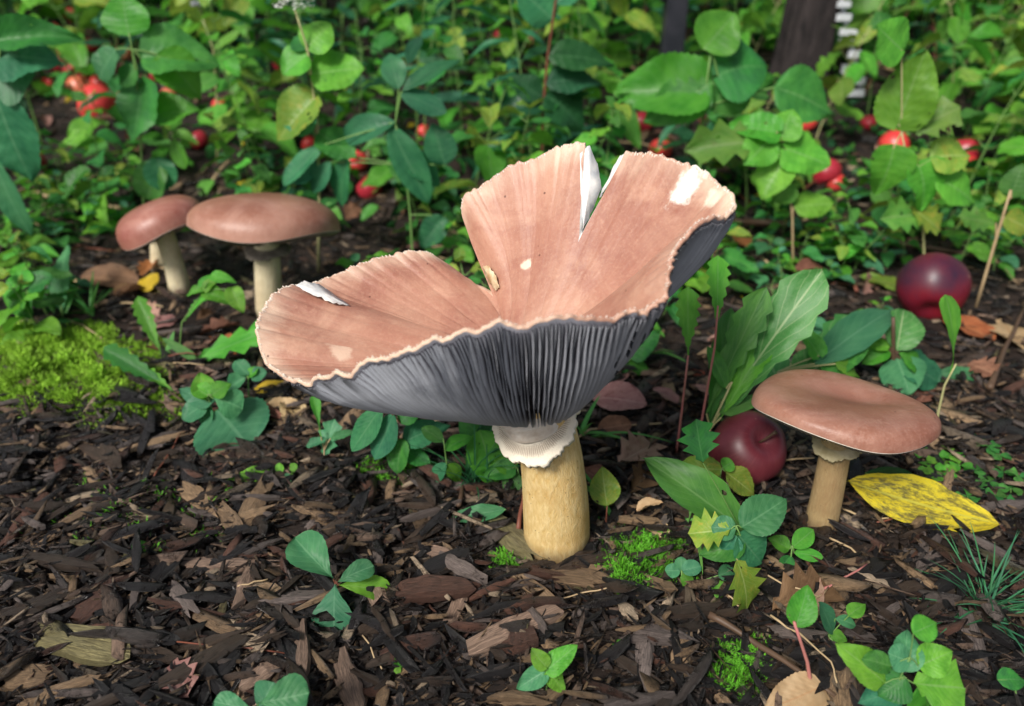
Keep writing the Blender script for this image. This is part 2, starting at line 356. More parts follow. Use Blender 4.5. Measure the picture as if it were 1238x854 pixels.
tear(i_na - 6, i_nb + 6, f_, t_ + .02, .95, 1.5)
rng = np.random.RandomState(3)
def smooth_noise(n, k, seed):
    r = np.random.RandomState(seed); x = np.arange(n) / n * 2 * np.pi; o = np.zeros(n)
    for j in range(1, 6): o += r.randn() * np.sin(x * k * j * .7 // 1 * 1.0 + 0) * 0 + r.randn() / j * np.sin(x * int(k * (1 + .6 * j)) + r.rand() * 6.28)
    return o
wav1 = smooth_noise(NT, 14, 1); wav2 = smooth_noise(NT, 42, 2); wav3 = smooth_noise(NT, 7, 5)
TT = np.linspace(0, 1, NR + 1) ** .85
Pg = np.zeros((NT, NR + 1, 3)); Tg = np.zeros((NT, NR + 1))
angs = np.arctan2(Rm[:, 1] - C0[1], Rm[:, 0] - C0[0])
near_w = np.clip((40 - Rm[:, 1]) / 6, 0, 1)
for i in range(NT):
    t = TT * tmax[i]; Tg[i] = t
    d = Rm[i] - C0
    pos = colpos(i, t)
    # near rim bellies outward (convex gill side)
    bel = np.sin(np.pi * t) * near_w[i] * min(1, max(0, (830 - ux[i, 0]) / 120))
    pos[:, 0] += d[0] * .10 * bel; pos[:, 1] += d[1] * .12 * bel
    pos[:, 2] += (t ** 5) * (.13 * (.5 + 1.4 * near_w[i]) * wav1[i] + .03 * wav2[i]) + (t ** 2 * (1.6 - t)) * .13 * wav3[i] + .02 * np.sin(np.pi * t) * wav1[i]
    rl_ = near_w[i] * np.clip((t - .86) / .14, 0, 1) ** 1.6; pos[:, 2] -= .26 * rl_; pos[:, :2] += (d[:2] / np.linalg.norm(d[:2]))[None] * (.3 * rl_)[:, None]
    pw_ = math.exp(-((ux[i, 0] - 785) / 36.0) ** 2) * (1 if 290 < ux[i, 1] < 395 else 0) + .35 * math.exp(-((ux[i, 0] - 345) / 28.0) ** 2) * (ux[i, 1] > 425)
    pos[:, 2] += .09 * pw_ * np.clip((t - .72) / .28, 0, 1) ** 1.5 * math.sin(i * .95 + 1.2 * math.sin(i * .11)); pos[:, :2] += (d[:2] / np.linalg.norm(d[:2]))[None] * (.12 * pw_ * np.clip((t - .8) / .2, 0, 1) * math.sin(i * .95 + 1.2 * math.sin(i * .11) + 1))[:, None]
    rl = d / np.linalg.norm(d); pos += (t ** 8)[:, None] * rl[None, :] * (.03 * wav2[i])
    Pg[i] = pos
# the margin rolls over the gills in a pleated band on the right
dP_u = np.roll(Pg, -1, 0) - np.roll(Pg, 1, 0); dP_t = np.gradient(Pg, axis=1)
Ng = np.cross(dP_u, dP_t); Ng /= np.maximum(1e-6, np.linalg.norm(Ng, axis=2))[..., None]
Ng[Ng[:, :, 2].mean(axis=1) < 0] *= -1
Ng[:, 0] = (0, 0, 1); Ng[:, 1] = Ng[:, 2]
for _ in range(3): Ng = (np.roll(Ng, 1, 0) + Ng + np.roll(Ng, -1, 0)); Ng /= np.maximum(1e-6, np.linalg.norm(Ng, axis=2))[..., None]
TH = 3.4 * (1 - Tg) ** 1.25 + .22
big = thing('giant_mushroom', 'huge upturned salmon brown mushroom with torn wavy cap and dark exposed gills in the centre', 'mushroom', BASE)
mb = MB(); nr = NR + 1
top = Pg + Ng * TH[..., None]
uvt = [(i / NT, Tg[i, j]) for i in range(NT) for j in range(nr)]
fs = []
for i in range(NT):
    a = i * nr; b = ((i + 1) % NT) * nr
    for j in range(NR): fs.append((a + j, a + j + 1, b + j + 1, b + j))
mb.add(top.reshape(-1, 3), fs, uvt, 0)
mb.add(Pg.reshape(-1, 3), [f[::-1] for f in fs], uvt, 1)
# rim wall, rounded outwards; torn places show white flesh
out = Pg[:, -1] - Pg[:, -2]; out /= np.maximum(1e-6, np.linalg.norm(out, axis=1))[:, None]
e0 = top[:, -1]; e3 = Pg[:, -1]
w1 = e0 * .75 + e3 * .25 + out * (TH[:, -1] * .45)[:, None]; w2 = e0 * .25 + e3 * .75 + out * (TH[:, -1] * .45)[:, None]
vs = np.concatenate([e0, w1, w2, e3]); torn = tmax < .995; torn_n = torn.copy(); torn_n[:i_na - 3] = False; torn_n[i_nb + 3:] = False
for mi, cond in ((0, ~torn | torn_n), (2, torn & ~torn_n)):
    ff = []
    for i in range(NT):
        if not cond[i]: continue
        k = (i + 1) % NT
        for q in range(3): ff.append((q * NT + i, (q + 1) * NT + i, (q + 1) * NT + k, q * NT + k))
    if ff: mb.add(vs, ff, [(i / NT, 1.0) for _ in range(4) for i in range(NT)], mi)
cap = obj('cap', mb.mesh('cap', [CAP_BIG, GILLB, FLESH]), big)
# pale ragged veil scales along the margin
mb = MB(); r = random.Random(5)
for i in range(0, NT):
    if torn[i] or torn[(i + 1) % NT]: continue
    k = (i + 1) % NT
    for rep in range(1):
        f = r.random(); a = Vector(e0[i]).lerp(Vector(e0[k]), f); o_ = Vector(out[i]); n_ = Vector(Ng[i, -1]); tg = (Vector(e0[k]) - Vector(e0[i])).normalized()
        s = .01 + .13 * r.random() ** 3; wd = .03 + .05 * r.random()
        back = a - o_ * (.04 + .13 * r.random()) - n_ * .03
        tip = a + o_ * s * 1.1 + n_ * (.10 * r.random() - .06) + tg * (r.random() - .5) * .1
        mb.add([back - tg * wd, back + tg * wd, tip + tg * wd * .5, tip - tg * wd * .4, back + n_ * .05, tip + n_ * .05],
               [(0, 1, 2, 3), (0, 4, 1), (1, 4, 5, 2), (2, 5, 3), (3, 5, 4, 0)])
obj('rim_fringe', mb.mesh('rim_fringe', [FRINGE]), cap)
# gills: thin tapered blades hanging from the underside
mb = MB(); r = random.Random(9)
ngill = 470
for g in range(ngill):
    i = int(g * NT / ngill) % NT
    if tmax[(i + 7) % NT] < .99 or tmax[i - 7] < .99: continue
    t0 = (.10, .55, .32, .68)[g % 4]; n_s = 22
    if tmax[i] - t0 < .15: continue
    tv = np.linspace(t0, tmax[i] - .012, n_s); Pc = np.stack([np.interp(tv, Tg[i], Pg[i, :, c]) for c in range(3)], 1)
    Nc = np.stack([np.interp(tv, Tg[i], Ng[i, :, c]) for c in range(3)], 1)
    k = (i + 1) % NT; tg = Rm[k] - Rm[i]; tg = tg / np.linalg.norm(tg)
    depth = (.75 * np.clip((tv - t0) / .12, 0, 1) ** .7 * np.clip((tmax[i] - tv) / .14, 0, 1) ** .6 + .05) * (1 if g % 2 == 0 else .75)
    wob = .03 * np.sin(tv * 30 + r.random() * 6) * np.clip(tv, .2, 1)
    th = .022 + .02 * tv
    A = Pc + Nc * .03 - tg * th[:, None]; B = Pc + Nc * .03 + tg * th[:, None]; E = Pc - Nc * depth[:, None] + tg * (wob + (r.random() - .5) * .04)[:, None]
    vs = np.concatenate([A, E, B]); ff = []
    for q in range(n_s - 1):
        ff += [(q, q + 1, n_s + q + 1, n_s + q), (n_s + q, n_s + q + 1, 2 * n_s + q + 1, 2 * n_s + q)]
    mb.add(vs, ff, [(0, 0)] * n_s + [(0, 1)] * n_s + [(0, 0)] * n_s)
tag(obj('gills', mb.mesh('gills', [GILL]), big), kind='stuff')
# white torn flaps of flesh showing in the tears
def flap(name, pts, yd, th=.18):
    mb = MB(); c0 = [PY(a, b, y) for (a, b), y in zip(pts, yd)]; c = []; rr_ = random.Random(len(pts)); 
    for i, p in enumerate(c0):
        for f in (0, .2, .4, .6, .8): c.append(p.lerp(c0[(i + 1) % len(c0)], f) + Vector((rr_.gauss(0, .022), rr_.gauss(0, .02), rr_.gauss(0, .03))))
    n = len(c)
    nn = (c0[1] - c0[0]).cross(c0[2] - c0[0]).normalized(); nn = nn if nn.y > 0 else -nn
    cen = sum(c, Vector()) / n
    mb.add([cen - nn * th * .6] + c + [p + nn * th for p in c], [(0, i + 1, (i + 1) % n + 1) for i in range(n)] + [(i + 1, n + i + 1, n + (i + 1) % n + 1, (i + 1) % n + 1) for i in range(n)] + [tuple(n + 1 + i for i in range(n))])
    return obj(name, mb.mesh(name, [FLESH]), cap)

def surf(px, py, y0=None):
    q = top[:, ::2].reshape(-1, 3)[:]; c, s_ = math.cos(PITCH), math.sin(PITCH); dz = q[:, 2] - CAMH; dep = q[:, 1] * c - dz * s_
    X = 619 + FPX * q[:, 0] / dep; Y = 427 - FPX * (q[:, 1] * s_ + dz * c) / dep
    d = (X - px) ** 2 + (Y - py) ** 2 + np.where(q[:, 1] < 37, 1e4, 0); return float(q[int(np.argmin(d)), 1])
def uv_at(px, py):
    q = top.reshape(-1, 3); c, s_ = math.cos(PITCH), math.sin(PITCH); dz = q[:, 2] - CAMH; dep = q[:, 1] * c - dz * s_
    d = (619 + FPX * q[:, 0] / dep - px) ** 2 + (427 - FPX * (q[:, 1] * s_ + dz * c) / dep - py) ** 2; k = int(np.argmin(d)); return (k // nr) / NT, float(Tg[k // nr, k % nr])
def worn_patch(mat, px, py, su, st_, colr, amt):             # places where the skin is rubbed or slug-eaten down to pale flesh
    t = mat.node_tree; p = t.nodes['Principled BSDF']; old = p.inputs['Base Color'].links[0].from_socket; M = Mt.__new__(Mt); M.m = mat; M.t = t; M.p = p
    u0, v0 = uv_at(px, py); x, y, _ = M.sep(M.coord('UV')); n = M.noise(M.coord('Object'), 90, 5, .7)
    dx = M.math('DIVIDE', M.math('SUBTRACT', x, u0), su); dy = M.math('DIVIDE', M.math('SUBTRACT', y, v0), st_)
    d = M.math('SQRT', M.math('ADD', M.math('MULTIPLY', dx, dx), M.math('MULTIPLY', dy, dy)))
    m = M.ramp(M.math('ADD', d, M.math('MULTIPLY', M.math('SUBTRACT', n, .5), 2.2)), [(.55, amt), (1.0, 0.)]); t.links.new(M.mix(m, old, colr), p.inputs['Base Color'])
worn_patch(CAP_BIG, 832, 224, .012, .085, (.84, .80, .72), .95)
worn_patch(CAP_BIG, 860, 240, .010, .04, (.80, .72, .58), .7)
worn_patch(CAP_BIG, 640, 322, .010, .02, (.80, .66, .52), .8)
worn_patch(CAP_BIG, 410, 425, .012, .05, (.76, .58, .44), .6)
flap('torn_flesh', [(701, 186), (713, 175), (724, 205), (727, 228), (716, 255), (705, 278), (703, 235)], [surf(700, 186) - .05, 46.5, 45.9, 45.2, 44.4, surf(704, 277) - .08, surf(700, 235) - .08])
flap('torn_flesh', [(757, 186), (750, 188), (737, 210), (724, 240), (731, 230)], [45.3, 45.4, 45.3, 44.6, 44.5], .12)
flap('curled_tip', [(583, 322), (590, 322), (599, 334), (603, 348), (599, 352), (590, 341)], [surf(590, 326) - .1, surf(594, 326) - .25, surf(600, 336) - .3, surf(603, 346) - .25, surf(601, 350) - .15, surf(594, 340) - .08], .06).data.materials[0] = simple('curl_tan', (.42, .26, .12), (.75, .62, .42), 150, .7, .4)
flap('torn_flesh', [(359, 344), (368, 340), (386, 344), (423, 369), (404, 366), (380, 356)], [surf(356, 350) - .12, surf(370, 350) - .25, surf(386, 350) - .4, surf(423, 369) - .12, surf(404, 367) - .2, surf(380, 360) - .2], .12)
# stem, leaning; ring as a grooved skirt
def lathe_along(pts, radii, nseg, wob, seed, name, mat, parent, ovl=None):
    mb = MB(); r = random.Random(seed); ph = [r.random() * 6.28 for _ in range(6)]; vs = []; uv = []; L = 0
    for i, p in enumerate(pts):
        t = (pts[min(i + 1, len(pts) - 1)] - pts[max(i - 1, 0)]).normalized()
        a = (Vector((1, 0, 0)) - t * t.x).normalized(); b = t.cross(a)
        if i: L += (p - pts[i - 1]).length
        for k in range(nseg):
            q = 2 * math.pi * k / nseg
            rr = radii[i] * (1 + wob * (math.sin(2 * q + ph[0] + i * .05) + .5 * math.sin(5 * q + ph[1]) + .3 * math.sin(13 * q + ph[2] + .1 * i) + .2 * math.sin(29 * q + ph[3])))
            vs.append(p + (a * math.cos(q) + b * math.sin(q)) * rr); uv.append((L, k / nseg if k <= nseg / 2 else 1 - k / nseg))
    fs = [(i * nseg + k, i * nseg + (k + 1) % nseg, (i + 1) * nseg + (k + 1) % nseg, (i + 1) * nseg + k) for i in range(len(pts) - 1) for k in range(nseg)]
    mb.add(vs, fs, uv)
    return obj(name, mb.mesh(name, [mat]), parent)
def bez(A, B, C, n): return [A * (1 - t) ** 2 + B * 2 * t * (1 - t) + C * t * t for t in [i / (n - 1) for i in range(n)]]
def interp(xs, ys, x): return float(np.interp(x, xs, ys))
sp = bez(BASE - Vector((-.1, 0, 2.0)), (BASE + TOP) / 2 + Vector((.75, 0, .3)), TOP + Vector((-.1, 0, .9)), 30)
rb = 40 * cmpx(BASE)
lathe_along(sp, [interp([0, .12, .3, .6, .8, .9, 1], [rb * .96, rb * .98, rb * .95, rb * .85, rb * .74, rb * .74, rb * .86], i / 29) for i in range(30)], 64, .012, 4, 'stem', STEM_BIG, big)
RINGM = Mt('ring_cream'); uv_ = RINGM.coord('UV'); xx, yy, _z = RINGM.sep(uv_)
gr = RINGM.math('SINE', RINGM.math('MULTIPLY', xx, 2 * math.pi * 110)); n_ = RINGM.noise(RINGM.coord('Object'), 120, 4)
band = RINGM.ramp(RINGM.math('ADD', yy, RINGM.math('MULTIPLY', n_, .12)), [(.22, 0.), (.36, 1.), (.50, 1.), (.70, 0.)])
RINGM.base(RINGM.mix(RINGM.math('MULTIPLY', RINGM.math('MULTIPLY', band, RINGM.ramp(gr, [(.35, .25), (.6, 1.)])), .6), (.84, .76, .62), (.36, .24, .16))); RINGM.rough(.7, .25); RINGM.bump(RINGM.math('ADD', RINGM.math('MULTIPLY', gr, RINGM.math('MULTIPLY', band, .6)), RINGM.math('MULTIPLY', n_, 3.0)), .6, .0012)
def ring(parent, centre, axis, rin, rout, drop, mat, seed=1, name='ring', thick=.40, rag=.12):
    mb = MB(); n = 120; r = random.Random(seed); ph = [r.random() * 6 for _ in range(5)]
    axis = axis.normalized(); a = (Vector((1, 0, 0)) - axis * axis.x).normalized(); b = axis.cross(a); vs = []; uv = []
    prof = [(0, .5 * drop, 0), (.18, .42 * drop, .12), (.4, .18 * drop, .3), (.62, -.10 * drop, .48), (.82, -.45 * drop, .7), (.96, -.85 * drop, .88), (1.0, -1.0 * drop, 1.0), (.97, -1.0 * drop - thick, 1.0), (.75, -.7 * drop - thick, 1), (.3, -.25 * drop - thick, 1), (0, -.1 * drop - thick, 1)]
    for k in range(n):
        q = 2 * math.pi * k / n; rg = 1 + rag * (math.sin(3 * q + ph[0]) * .6 + math.sin(7 * q + ph[1]) * .4 + math.sin(17 * q + ph[2]) * .3 + r.uniform(-.35, .35))
        for f, z, vv in prof:
            rad = rin + (rout - rin) * f * (1 + (rg - 1) * f); d = a * math.cos(q) + b * math.sin(q)
            vs.append(centre + d * rad + axis * z * (1 + (rg - 1) * f * 2)); uv.append((k / n, vv))
    m = len(prof); fs = [(k * m + j, ((k + 1) % n) * m + j, ((k + 1) % n) * m + j + 1, k * m + j + 1) for k in range(n) for j in range(m - 1)]
    mb.add(vs, [f[::-1] for f in fs], uv); return obj(name, mb.mesh(name, [mat]), parent)
rc = PY(645, 507, 39.4)
ring(big, rc, Vector((-.55, -.50, 1)), rb * .62, 57 * cmpx(rc), .30, RINGM.m, 2)

_ax = Vector((-.30, -.15, 1)).normalized()
lathe_along([rc + _ax * q for q in (-.15, .15, .5, .9, 1.25, 1.1)], [rb * .82, rb * .86, rb * .84, rb * .86, rb * .93, rb * .80], 64, .02, 8, 'collar', FRINGE, big)
# ---- ordinary domed mushrooms
def mushroom(label, base_px, cap_px, stem_px, capw, dome, normal, mats, seed, gillmat=GILLP, flat=.5, dimple=0, ringed=True, ydist=None, wave=.02, ringscale=1.5, sag=.12):
    B = G(*base_px); yd = ydist or B.y; Cc = PY(cap_px[0], cap_px[1], yd); k = cmpx(Cc); R = capw / 2 * k
    o = thing('mushroom', label, 'mushroom', B, 'brown capped mushrooms around the giant one')
    n = Vector(normal).normalized(); a = (Vector((1, 0, 0)) - n * n.x).normalized(); b = n.cross(a)
    r = random.Random(seed); ph = [r.random() * 6.28 for _ in range(6)]; NS, NP = 96, 26; mb = MB(); vs = []; uv = []
    hgt = dome * R
    for j in range(NP + 1):
        t = j / NP
        for s in range(NS):
            q = 2 * math.pi * s / NS; rr = R * (1 + wave * (math.sin(2 * q + ph[0]) + .6 * math.sin(3 * q + ph[1]) + .25 * math.sin(7 * q + ph[2])) * t)
            z = hgt * (1 - t ** (2.0 + flat)) - dimple * R * (.7 * math.exp(-(t * 2.0) ** 2) + .6 * math.exp(-((t * math.cos(q + .35) - .12) * 3.0) ** 2 - ((t * math.sin(q + .35) - .08) * 7.0) ** 2)) + .05 * R * t * math.sin(3 * q + ph[3]) * t - sag * hgt * max(0, t - .9) * 8
            vs.append(Cc + (a * math.cos(q) + b * math.sin(q)) * rr * min(1, math.sin(t * math.pi / 2) ** .98) + n * z); uv.append((s / NS, t))
    fs = [(j * NS + s, (j + 1) * NS + s, (j + 1) * NS + (s + 1) % NS, j * NS + (s + 1) % NS) for j in range(NP) for s in range(NS)]
    mb.add(vs, fs, uv, 0)
    # underside bed: from rim inwards, rising a little into the cap
    edge = [Vector(v) for v in vs[-NS:]]; vs2 = []; uv2 = []
    for j in range(8):
        t = 1 - j / 7 * .85
        for s in range(NS):
            e = edge[s]; p = Cc + (e - Cc) * t; p = p + n * (hgt * .35 * (1 - t) - (.06 * R if 0 < j else 0) * min(1, (1 - t) * 6)); vs2.append(p); uv2.append((s / NS, t))
    fs = [(j * NS + s, (j + 1) * NS + s, (j + 1) * NS + (s + 1) % NS, j * NS + (s + 1) % NS) for j in range(7) for s in range(NS)]
    mb.add(vs2, fs, uv2, 1)
    cp = obj('cap', mb.mesh('cap', [mats[0], gillmat]), o)
    mb = MB()
    for s in range(180):
        q = s / 180 * NS; e = edge[int(q) % NS].lerp(edge[(int(q) + 1) % NS], q % 1); t0 = .2 if s % 2 else .45; L = []
        for j in range(7):
            t = .97 - (.97 - t0) * j / 6; p = Cc + (e - Cc) * t + n * (hgt * .35 * (1 - t) - .06 * R * min(1, (1 - t) * 6)); dp = .07 * R * math.sin(math.pi * min(1, .1 + j / 6 * .9)) ** .6; L.append((p + n * .03, p - n * dp))
        tg = n.cross(e - Cc).normalized() * .02; vv = []
        for A, E in L: vv += [A - tg, E, A + tg]
        mb.add(vv, [f for j in range(6) for f in ((j * 3, j * 3 + 3, j * 3 + 4, j * 3 + 1), (j * 3 + 1, j * 3 + 4, j * 3 + 5, j * 3 + 2))])
    tag(obj('gills', mb.mesh('gills', [gillmat]), o), kind='stuff')
    mb = MB()                                              # pale thin margin line
    mb.tube([e.lerp(Cc, .012) - n * .03 for e in edge] + [edge[0].lerp(Cc, .012) - n * .03], .045 * (1 + R * .04), 5, cap=False)
    obj('margin', mb.mesh('margin', [FRINGE]), cp)
    w0, w1, ctl = stem_px                                   # widths in px at base and top, control offset
    A = B - Vector((0, 0, 2.2)); E = Cc + n * hgt * .2; sp = bez(A, (A + E) / 2 + Vector((ctl * k, 0, 0)), E, 18)
    lathe_along(sp, [interp([0, .15, .5, 1], [w0 * 1.05, w0, (w0 * .45 + w1 * .55), w1], i / 17) * .5 * cmpx(B) for i in range(18)], 40, .015, seed + 3, 'stem', mats[1], o)
    if ringed:
        t = ringed; p = sp[int(t * 17)]; ax = (sp[min(17, int(t * 17) + 1)] - sp[int(t * 17) - 1]).normalized()
        ring(o, p, ax + Vector((-.08, -.1, 0)), w1 * .47 * k, w1 * .5 * k * ringscale, .3 * w1 * k * .5, mats[2], seed, thick=.12, rag=.12)
    return o
RING_DULL = simple('ring_dull', (.30, .25, .13), (.52, .46, .30), 120, .7, .4)
RING_DARK = simple('ring_dark', (.13, .11, .09), (.30, .26, .21), 120, .7, .4)
mushroom('medium salmon mushroom with tilted dimpled cap standing beside the purple apple at the right', (992, 636), (1017, 495), (38, 31, 6), 204, .24, (.05, .17, 1), (CAP_PINK, STEM_TAN, RING_DULL), 11, flat=.9, dimple=.12, ringed=.80, ringscale=1.9, wave=.025)
mushroom('wide pinkish brown mushroom with straight edged cap in front of its smaller back neighbour', (324, 380), (322, 272), (33, 28, -2), 174, .42, (.05, .20, 1), (CAP_PINK, STEM_PALE, RING_DARK), 21, flat=.1, ringed=.80, ringscale=2.0, wave=.015)
mushroom('darker reddish mushroom leaning left half behind the wide back mushroom', (217, 354), (197, 275), (26, 21, 6), 104, .62, (-.34, .05, 1), (CAP_RED, STEM_PALE, RING_DARK), 31, flat=.3, ringed=None, wave=.02)
mushroom('small pale mushroom almost hidden behind the leaning reddish cap', (189, 328), (192, 272), (22, 18, 0), 60, .6, (0, 0, 1), (CAP_RED, STEM_PALE, RING_DARK), 41, flat=.3, ringed=None, ydist=None)
# ================================================================== ground
def soil_mat():
    M = Mt('dark_soil'); ob = M.coord('Object'); n = M.noise(ob, 60, 8, .7); n2 = M.noise(ob, 9, 4)
    M.base(M.mix(M.ramp(n, [(.35, 0.), (.7, 1.)]), (.012, .009, .008), M.mix(n2, (.035, .022, .015), (.05, .035, .028)))); M.rough(.7, .3); M.bump(n, .9, .004); return M.m
xs = np.concatenate([np.linspace(-6000, -170, 12)[:-1], np.linspace(-170, 170, 150), np.linspace(170, 6000, 12)[1:]])
ys = np.concatenate([np.linspace(-6000, 5, 14)[:-1], np.linspace(5, 300, 150), np.geomspace(300, 9000, 26)[1:]])
X, Y = np.meshgrid(xs, ys); Z = hz(X, np.maximum(Y, 0)); Z = np.where(np.abs(X) > 200, Z * .98, Z); nx = len(xs)
mb = MB(); mb.add(np.stack([X, Y, Z], -1).reshape(-1, 3).tolist(), [(j * nx + i, j * nx + i + 1, (j + 1) * nx + i + 1, (j + 1) * nx + i) for j in range(len(ys) - 1) for i in range(nx - 1)])
tag(obj('ground', mb.mesh('ground', [soil_mat()])), kind='structure')

def chip_mat(name, attr):
    M = Mt(name); uv = M.coord('UV'); mp = M.n('Mapping'); M.l(uv, mp.inputs[0]); mp.inputs['Scale'].default_value = (1.2, 9, 1)
    if attr: a = M.n('Attribute', attribute_name='tint'); tint = a.outputs['Color']
    else: a = M.n('ObjectInfo'); tint = a.outputs['Color']
    ob = M.coord('Object'); g = M.noise(mp.outputs[0], 3.2, 6, .75, .6); b = M.noise(ob, 130 if attr else 3, 5, .7)
    col = M.mix(1.0, tint, M.ramp(g, [(.28, .18), (.5, .8), (.72, 1.7)]), 'MULTIPLY')
    col = M.mix(M.math('MULTIPLY', M.ramp(b, [(.48, 0.), (.62, 1.)]), .7), col, (.016, .012, .011))
    M.base(col); M.rough(M.ramp(b, [(.3, .7), (.6, .25)]), .6); M.bump(M.math('ADD', g, M.math('MULTIPLY', b, .5)), 1.0, .0025); return M.m
CHIP = chip_mat('weathered_wood', False); CHIPS = chip_mat('bark_mulch', True)
TINTS = {'dark brown': (.058, .037, .024), 'blackish': (.014, .012, .013), 'reddish brown': (.12, .055, .036), 'greyish': (.17, .135, .12), 'tan': (.32, .21, .12), 'pale': (.46, .35, .24), 'pinkish': (.27, .18, .13), 'greenish': (.19, .165, .075)}
def chip_geo(seed, rings, n, rag=.22):
    """a splinter along y in 0..1, x and z about +-.5"""
    r = random.Random(seed); vs = []; uv = []; br = [r.uniform(.75, 1.1) for _ in range(n)]; sh = [r.uniform(-rag, rag) for _ in range(n)]; bx = r.uniform(-.12, .12)
    for i in range(rings):
        t = i / (rings - 1); e = (.62 + .38 * math.sin(math.pi * min(1, max(0, .1 + t * .85)))) * r.uniform(.88, 1.08)
        for k in range(n):
            q = 2 * math.pi * (k + .5) / n; c, s = math.cos(q), math.sin(q); rr = .56 * br[k] * e / max(abs(c), abs(s)) ** .75
            yy = t + (sh[k] if i in (0, rings - 1) else r.uniform(-.04, .04)) * (1 if i else -.8)
            vs.append((c * rr + bx * math.sin(math.pi * t), yy, s * rr * r.uniform(.85, 1.1))); uv.append((t * 1.5 + seed, k / n * 2))
    fs = [(i * n + k, i * n + (k + 1) % n, (i + 1) * n + (k + 1) % n, (i + 1) * n + k) for i in range(rings - 1) for k in range(n)]
    fs += [tuple(range(n - 1, -1, -1)), tuple((rings - 1) * n + k for k in range(n))]
    return vs, fs, uv
CH = []
for i in range(14):
    m = MB(); m.add(*chip_geo(i, 8, 9)); CH.append(m.mesh('wood_chip', [CHIP], smooth=False))
def place_chip(name, A, B, w, t, tint, label, cat='wood chip', group=None, mesh=None, up=(0, 0, 1)):
    o = obj(name, mesh or CH[RND.randrange(14)], None, frame(A, B, up, w, t)); v = RND.uniform(.7, 1.5)
    o.color = (*[c * v for c in tint], 1); return tag(o, label, cat, group)
def ground_seg(a, b, up=.45):
    A, B = G(*a, up), G(*b, up); return A, B
HERO = [
 ((62, 772), (150, 790), 38, .9, 'greenish', 'wide tan wood chip mottled with yellow green lichen near the lower left corner'),
 ((224, 588), (268, 618), 24, .5, 'tan', 'speckled tan chip lying alone on black mulch below the serrated seedling rosette'),
 ((216, 682), (330, 684), 23, .7, 'pinkish', 'long greyish pink flat chip lying level left of the blue green seedling'),
 ((361, 836), (363, 757), 25, .6, 'pinkish', 'upright pinkish tan chip standing below the blue green seedling'),
 ((540, 758), (563, 706), 17, .6, 'pinkish', 'slanting pinkish chip halfway between the giant stem and the bottom edge'),
 ((668, 700), (792, 712), 22, 1.2, 'tan', 'rough tan branch piece lying just below the foot of the giant stem'),
 ((594, 628), (652, 676), 32, 1.3, 'greenish', 'split yellowish wood block leaning against the left side of the giant stem'),
 ((603, 782), (642, 772), 36, 1.0, 'reddish brown', 'square dark red bark block below the giant stem'),
 ((10, 748), (84, 714), 25, .9, 'dark brown', 'thick dark purplish bark piece near the left edge'),
 ((88, 752), (134, 716), 30, .6, 'reddish brown', 'broad reddish bark piece just above the lichened chip'),
 ((262, 756), (312, 782), 24, .8, 'pale', 'brightest pale splintered chip left of the upright pinkish chip'),
 ((136, 550), (226, 524), 11, .5, 'tan', 'long pale splinter left of the big round seedling leaf'),
 ((0, 826), (66, 816), 30, .8, 'tan', 'mossy tan chip in the lower left corner'),
 ((294, 828), (338, 800), 22, .8, 'pinkish', 'stubby pink brown chip left of the upright pinkish chip'),
 ((258, 786), (288, 832), 17, .6, 'tan', 'narrow tan chip leaning downward right of the lichened chip'),
 ((770, 762), (828, 770), 20, .8, 'greyish', 'grey pink flat chip right of the bottom serrated seedling'),
 ((664, 692), (738, 670), 18, .8, 'dark brown', 'crumbly dark bark strip touching the foot of the giant stem'),
 ((262, 762), (274, 722), 9, .4, 'greenish', 'thin yellowish splinter standing above the brightest pale chip'),
 ((820, 822), (832, 766), 22, .6, 'tan', 'short upright grey tan chip left of the curved brown branch'),
 ((750, 732), (770, 748), 18, .7, 'pale', 'small white chip lying right of the rough branch piece'),
 ((640, 850), (728, 790), 16, .6, 'tan', 'tan splinter running out behind the bottom serrated seedling'),
 ((1030, 690), (1092, 716), 15, .6, 'pale', 'streaky pale splinter left of the fine grass tuft'),
 ((1100, 668), (1176, 676), 14, .6, 'greyish', 'grey weathered splinter above the fine grass tuft'),
 ((806, 744), (872, 738), 20, .9, 'dark brown', 'dark brown bark lump above the lower moss cushion'),
 ((1114, 690), (1118, 652), 14, .5, 'greyish', 'small upright grey chip under the big yellow leaf'),
 ((185, 700), (212, 668), 17, .5, 'blackish', 'black slanting chip left of the long greyish pink chip'),
 ((460, 730), (440, 690), 26, .8, 'pinkish', 'pinkish chip tucked right of the blue green seedling'),
 ((400, 745), (350, 728), 20, .7, 'blackish', 'charred black chip under the blue green seedling'),
 ((628, 690), (668, 682), 14, .7, 'dark brown', 'dark chip pressed against the front left of the giant stem foot'),
 ((690, 680), (722, 668), 12, .7, 'blackish', 'black crumb of bark at the front right of the giant stem foot'),
 ((990, 690), (1060, 652), 16, .7, 'dark brown', 'dark twisted bark strip right of the medium mushroom foot'),
]
for a, b, w, t, ti, lb in HERO:
    A, B = ground_seg(a, b); k = cmpx(A); place_chip('wood_chip', A, B, w * k / .95, t, TINTS[ti], lb)
def zone(p):
    x, y = proj(p)
    col = 'left' if x < 420 else ('middle' if x < 800 else 'right')
    if y > 740: return {'left': 'along the bottom edge left of the blue green seedling', 'middle': 'along the bottom edge under the giant mushroom', 'right': 'along the bottom edge at the right'}[col]
    if y > 640: return {'left': 'between the left edge and the blue green seedling', 'middle': 'around the foot of the giant stem', 'right': 'between the giant stem and the fine grass tuft'}[col]
    if y > 520: return {'left': 'just below the bright moss patch', 'middle': 'in the shade of the giant cap', 'right': 'around the foot of the medium mushroom'}[col]
    return {'left': 'around the two back mushrooms', 'middle': 'behind the giant stem', 'right': 'among the dandelion leaves'}[col]
